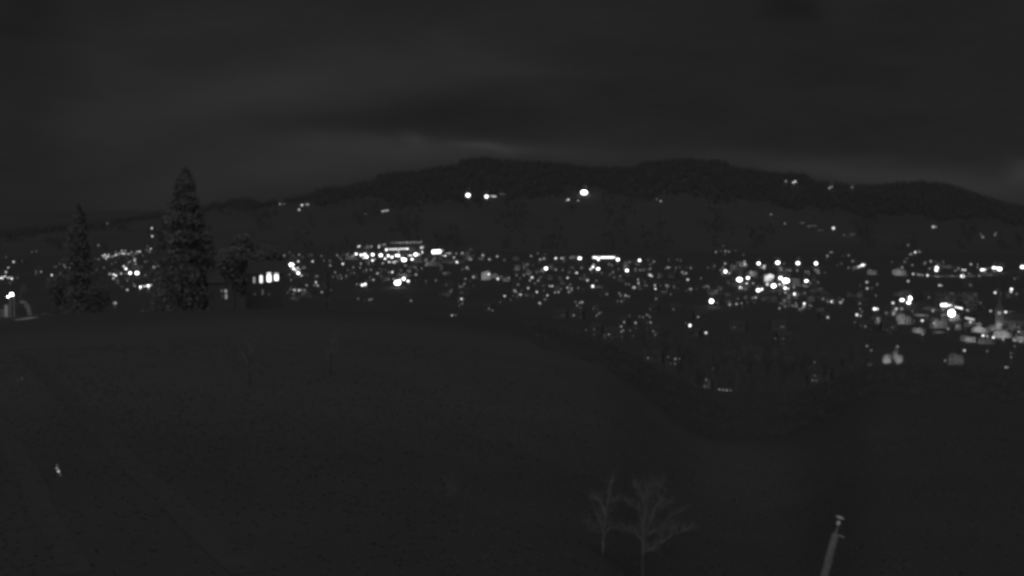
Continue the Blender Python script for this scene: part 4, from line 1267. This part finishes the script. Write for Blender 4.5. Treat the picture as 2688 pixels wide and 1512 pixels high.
def bare_tree_meshes(h, seed, r=.22, depth=4, m=M_TWIG, bark=None):
    rs = np.random.RandomState(seed)
    mt = MB()
    mt.tube([(0, 0, -.6), (rs.normal() * .1, 0, h * .18), (rs.normal() * .2, rs.normal() * .2, h * .4)], [r * 1.3, r, r * .75], 7)
    top = Vector(mt.v[-1])
    mc = MB()
    for i in range(6):
        z = h * (.2 + .2 * i / 5)
        a = i * 2.4 + rs.rand()
        d = Vector((math.cos(a) * .75, math.sin(a) * .75, 1.0)).normalized()
        limb(mc, Vector((0, 0, z)), d, h * .26, r * .55, depth, rs)
    limb(mc, Vector((top.x, top.y, h * .39)), Vector((0, 0, 1)), h * .26, r * .7, depth, rs)
    return mt.mesh('trunk', bark or M_BARK), mc.mesh('crown', m)

BT = [bare_tree_meshes(13, 60 + i, .2, 3) for i in range(3)]
BD = [bare_tree_meshes(13, 80 + i, .2, 4, M_DARKTWIG, M_DARKTWIG) for i in range(3)]
spots = [(1690, 300, 11), (1745, 330, 15), (1790, 310, 12), (1838, 350, 16), (1890, 300, 13), (1935, 340, 17), (1985, 320, 13), (2030, 360, 15), (2080, 330, 16),
         (2130, 310, 13), (2175, 350, 14), (2235, 330, 11)]
spots += [(1715, 380, 12), (1768, 400, 14), (1815, 390, 12), (1865, 410, 15), (1910, 400, 13), (1960, 410, 14), (2010, 395, 12), (2055, 405, 14), (2105, 400, 13), (2155, 410, 13), (2205, 380, 12), (2265, 360, 10)]
spots.sort()
for i, (px, dist, hh) in enumerate(spots):
    px += rnd.uniform(-22, 22); dist += rnd.uniform(-35, 35)
    u = (px - W / 2) / F
    x = u * dist
    gz = float(height(x, dist))
    o = thing('bare_tree', 'bare dark tree on the slope before the lower lights, %s from the left' % ORD[i], 'tree', (x, dist, gz), rnd.uniform(0, 6), 'bare trees on the slope')
    t, c_ = BD[i % 3]
    s = hh * rnd.uniform(1.0, 1.45) / 13
    link('trunk', t, o, scale=(s, s, s)); link('crown', c_, o, scale=(s, s, s))
for i, (px, py, hpx, lab) in enumerate(((656, 1010, 180, 'bare dark tree alone in the middle of the meadow'), (868, 985, 150, 'thin bare dark tree in the meadow beside the lone one'),
                                       (1185, 1330, 110, 'slight bare sapling in the dark lower meadow'))):
    g, _ = place(px, py, 0, True)
    s = hpx * g.length / F / 13
    o = thing('bare_tree', lab, 'tree', g, i * 1.7)
    t, c_ = BT[i % 3]
    link('trunk', t, o, scale=(s, s, s)); link('crown', c_, o, scale=(s, s, s))

# the two pale fruit trees in front, their limbs laid out as they grow
def fruit_tree(label, dist, limbs, seed, k0=.2154, ox=1500, oy=1200, base=None, twigs=11, r0=.095):
    rs = np.random.RandomState(seed)
    g = on_plane(ox + base[0] * k0, oy + base[1] * k0, dist)
    gz = float(height(g.x, g.y))
    o = thing('fruit_tree', label, 'tree', (g.x, g.y, gz), 0)
    def P(pt, dy):
        q = on_plane(ox + pt[0] * k0, oy + pt[1] * k0, dist)
        return Vector((q.x - g.x, dy, q.z - gz))
    mt = MB()
    top = P(limbs[0][0], 0)
    mt.tube([(top.x * .9, 0, -.4), (top.x * .95, .02, top.z * .5), tuple(top)], [r0, r0 * .85, r0 * .7], 7)
    link('trunk', mt.mesh('trunk', mat('dark_trunk_bark', .085)), o)  # trunk darker than the limbs
    for li, L_ in enumerate(limbs):
        mc = MB()
        lean = rs.uniform(-.35, .35)
        pts = [P(p, lean * i) for i, p in enumerate(L_)]
        n = len(pts)
        r1 = r0 * (.62 if li < 3 else .42)
        mc.tube(pts, [r1 * (1 - .75 * i / (n - 1)) for i in range(n)], 6)
        for j in range(1, n):
            d = (pts[j] - pts[j - 1]).normalized()
            for _ in range(twigs):
                t = rs.rand()
                s = pts[j - 1].lerp(pts[j], t)
                nd_ = (d * .7 + Vector((rs.normal() * .8, rs.normal() * .8, abs(rs.normal()) * .6))).normalized()
                limb(mc, s, nd_, rs.uniform(.22, .55), r0 * .10, 2, rs, .5, .12)
        link('limb', mc.mesh('limb', M_PALEBARK), o)
    return o
fruit_tree('larger pale leafless fruit tree with forked upright limbs', 61, [
    [(870, 1180), (880, 980), (865, 850), (900, 600), (890, 470), (915, 380), (938, 275)],
    [(872, 930), (855, 760), (845, 670), (780, 610), (690, 555)],
    [(875, 900), (960, 840), (1010, 760), (1050, 670), (1150, 600)],
    [(895, 580), (870, 490), (820, 410), (760, 345)],
    [(900, 560), (950, 460), (1030, 380), (1085, 270)],
    [(1050, 670), (1110, 600), (1150, 535)],
    [(872, 1000), (960, 935), (1080, 900), (1180, 900), (1290, 870)],
    [(862, 1010), (790, 940), (700, 900)],
    [(872, 1160), (980, 1120), (1090, 1040), (1100, 900), (1190, 740), (1340, 670)],
    [(1095, 1040), (1200, 960), (1320, 900), (1450, 840)],
], 31, base=(870, 1430))
fruit_tree('smaller pale leafless fruit tree beside the larger one', 63, [
    [(385, 1150), (390, 930), (428, 760), (465, 570), (488, 400), (528, 290)],
    [(390, 930), (300, 890), (230, 850), (195, 760)],
    [(430, 740), (400, 640), (360, 560), (300, 560)],
    [(470, 560), (520, 530), (560, 470)],
    [(388, 960), (480, 860), (560, 890), (650, 930)],
    [(380, 900), (340, 760), (290, 660)],
], 32, base=(385, 1420), r0=.07)

# ------------------------------------------------------------------ leaning pole with its insulator
D_P = 43.0
def PP(px, py):
    return on_plane(px, py, D_P)
a, b = PP(2193, 1404), PP(2160, 1512)
dirn = (b - a).normalized()
foot = a + dirn * ((a.z - float(height(a.x, a.y))) / -dirn.z) 
foot.z = float(height(foot.x, foot.y)) - .1
o = thing('leaning_pole', 'grey leaning wooden pole with a white insulator and small cap', 'pole', foot)
def rel(p):
    return tuple(p - foot)
kP = D_P / F
mb = MB()
mb.tube([rel(foot), rel(foot.lerp(a, .5)), rel(a), rel(a - dirn * .06)], [.19, .165, 10.5 * kP, 7.5 * kP], 10)
link('pole', mb.mesh('pole', M_POLE, True), o)
stem_top = PP(2204, 1360)
mb = MB(); mb.tube([rel(a - dirn * .05), rel(PP(2200, 1380)), rel(stem_top)], [.035, .022, .016], 6)
ss = link('spindle', mb.mesh('spindle', M_METAL), o)
ip = PP(2201, 1373)
mb = MB(); mb.lathe([(.03, -.09), (.075, -.06), (.06, -.02), (.08, .02), (.06, .05), (.03, .08)], 10)
link('insulator', mb.mesh('insulator', M_PORC, True), o, rel(ip), (0, math.radians(16), 0))
cpz = PP(2205.5, 1358)
mb = MB(); mb.lathe([(.15, -.02), (.15, .0), (.05, .035)], 12)
link('cap', mb.mesh('cap', mat('zinc', .4)), o, rel(cpz), (math.radians(8), math.radians(15), 0))
mb = MB(); mb.tube([rel(PP(2186, 1402)), rel(PP(2206, 1407)), rel(PP(2216, 1411))], [.04, .035, .028], 6)
link('cross_arm', mb.mesh('cross_arm', mat('pale_timber', .3)), o)

# ------------------------------------------------------------------ small glints on the near slope
g, _ = place(156, 1250, 0, True)
o = thing('marker_stake', 'short leaning marker stake with two self-glowing reflectors in the grass', 'stake', g, 0)
k = g.length / F
mb = MB(); mb.tube([(.12, 0, -.1), (-.02, 0, .25), (-.16, 0, .72)], [.03, .028, .025], 6)
st = link('stake', mb.mesh('stake', mat('white_plastic', .6)), o)
mb = MB(); mb.lathe([(.02, -.05), (.06, -.02), (.06, .02), (.02, .05)], 8)
RF = mb.mesh('glowing_reflector', M_PORC)
link('glowing_reflector', RF, o, (-.03, -.06, .28), m=glow(.75))  # reflectors emit light of their own in place of a glint
link('glowing_reflector', RF, o, (-.14, -.06, .46), scale=(.8, .8, .9), m=glow(.38))
leafy('scrub_bush', 'small twiggy bush catching light beside the farm track', 'shrub', 52, 1002, 120, [(50, 1000, 12, 8), (57, 994, 8, 8)], 60, .05, mat('pale_scrub', .35), 24)
# rough winter grass: tussocks over the meadow, a mass nobody could count
def tussocks(n):
    az = np.radians(nrs.uniform(-27, 27, n))
    r = 22 + 150 * nrs.rand(n) ** .8
    X, Y = r * np.sin(az), r * np.cos(az)
    keepm = (np.sin(X * .13 + 1 + .04 * Y) * np.sin(Y * .11 + X * .09) + nrs.normal(size=n) * 1.2) > .1
    X, Y = X[keepm], Y[keepm]
    n = len(X)
    Z = height(X, Y) - .02
    nb = 5
    V = np.zeros((n, nb * 3, 3)); 
    hs = nrs.uniform(.06, .22, n)
    for b in range(nb):
        a = nrs.rand(n) * 6.283
        l = nrs.uniform(.05, .22, n)
        w = nrs.uniform(.03, .08, n)
        V[:, b * 3, 0] = X - np.sin(a) * w; V[:, b * 3, 1] = Y + np.cos(a) * w; V[:, b * 3, 2] = Z
        V[:, b * 3 + 1, 0] = X + np.sin(a) * w; V[:, b * 3 + 1, 1] = Y - np.cos(a) * w; V[:, b * 3 + 1, 2] = Z
        V[:, b * 3 + 2, 0] = X + np.cos(a) * l; V[:, b * 3 + 2, 1] = Y + np.sin(a) * l; V[:, b * 3 + 2, 2] = Z + hs * nrs.uniform(.6, 1, n)
    Fc = np.arange(n * nb * 3)
    me = bpy.data.meshes.new('tall_grass')
    me.vertices.add(n * nb * 3); me.vertices.foreach_set('co', V.ravel())
    me.loops.add(len(Fc)); me.loops.foreach_set('vertex_index', Fc)
    me.polygons.add(len(Fc) // 3); me.polygons.foreach_set('loop_start', np.arange(0, len(Fc), 3))
    me.update(calc_edges=True)
    me.materials.append(leafy_mat(mat('dry_grass', .125, noise=.15, nscale=.15)))
    o = link('tall_grass', me)
    o['kind'] = 'stuff'
tussocks(52000)

# brush along the lip of the meadow, a tangle nobody could count
def brush():
    V, Fc = [], []
    rs = np.random.RandomState(91)
    for _ in range(430):
        px = rs.uniform(1380, 2760)
        r = rs.uniform(196, 262)
        u = (px - W / 2) / F
        y = r / math.hypot(1, u); x = u * y
        gz = float(height(x, y))
        hgt = rs.uniform(.5, 1.7) * (1.5 if 1560 < px < 1860 or 1960 < px < 2260 else .75)
        wd = rs.uniform(.8, 2.2)
        for _k in range(46):
            q = rs.normal(size=3) * np.array([wd * .5, wd * .5, 0])
            p = np.array([x, y, gz]) + q; p[2] += hgt * rs.rand() ** .7
            a = np.array([rs.normal() * .35, rs.normal() * .35, 1.0]) * rs.uniform(.2, .55)
            b = rs.normal(size=3) * .055
            k = len(V)
            V += [tuple(p - b), tuple(p + b), tuple(p + a)]
            Fc.append((k, k + 1, k + 2))
    me = bpy.data.meshes.new('undergrowth')
    me.from_pydata(V, [], Fc)
    me.materials.append(M_BRAMBLE)
    o = link('undergrowth', me)
    o['kind'] = 'stuff'
brush()
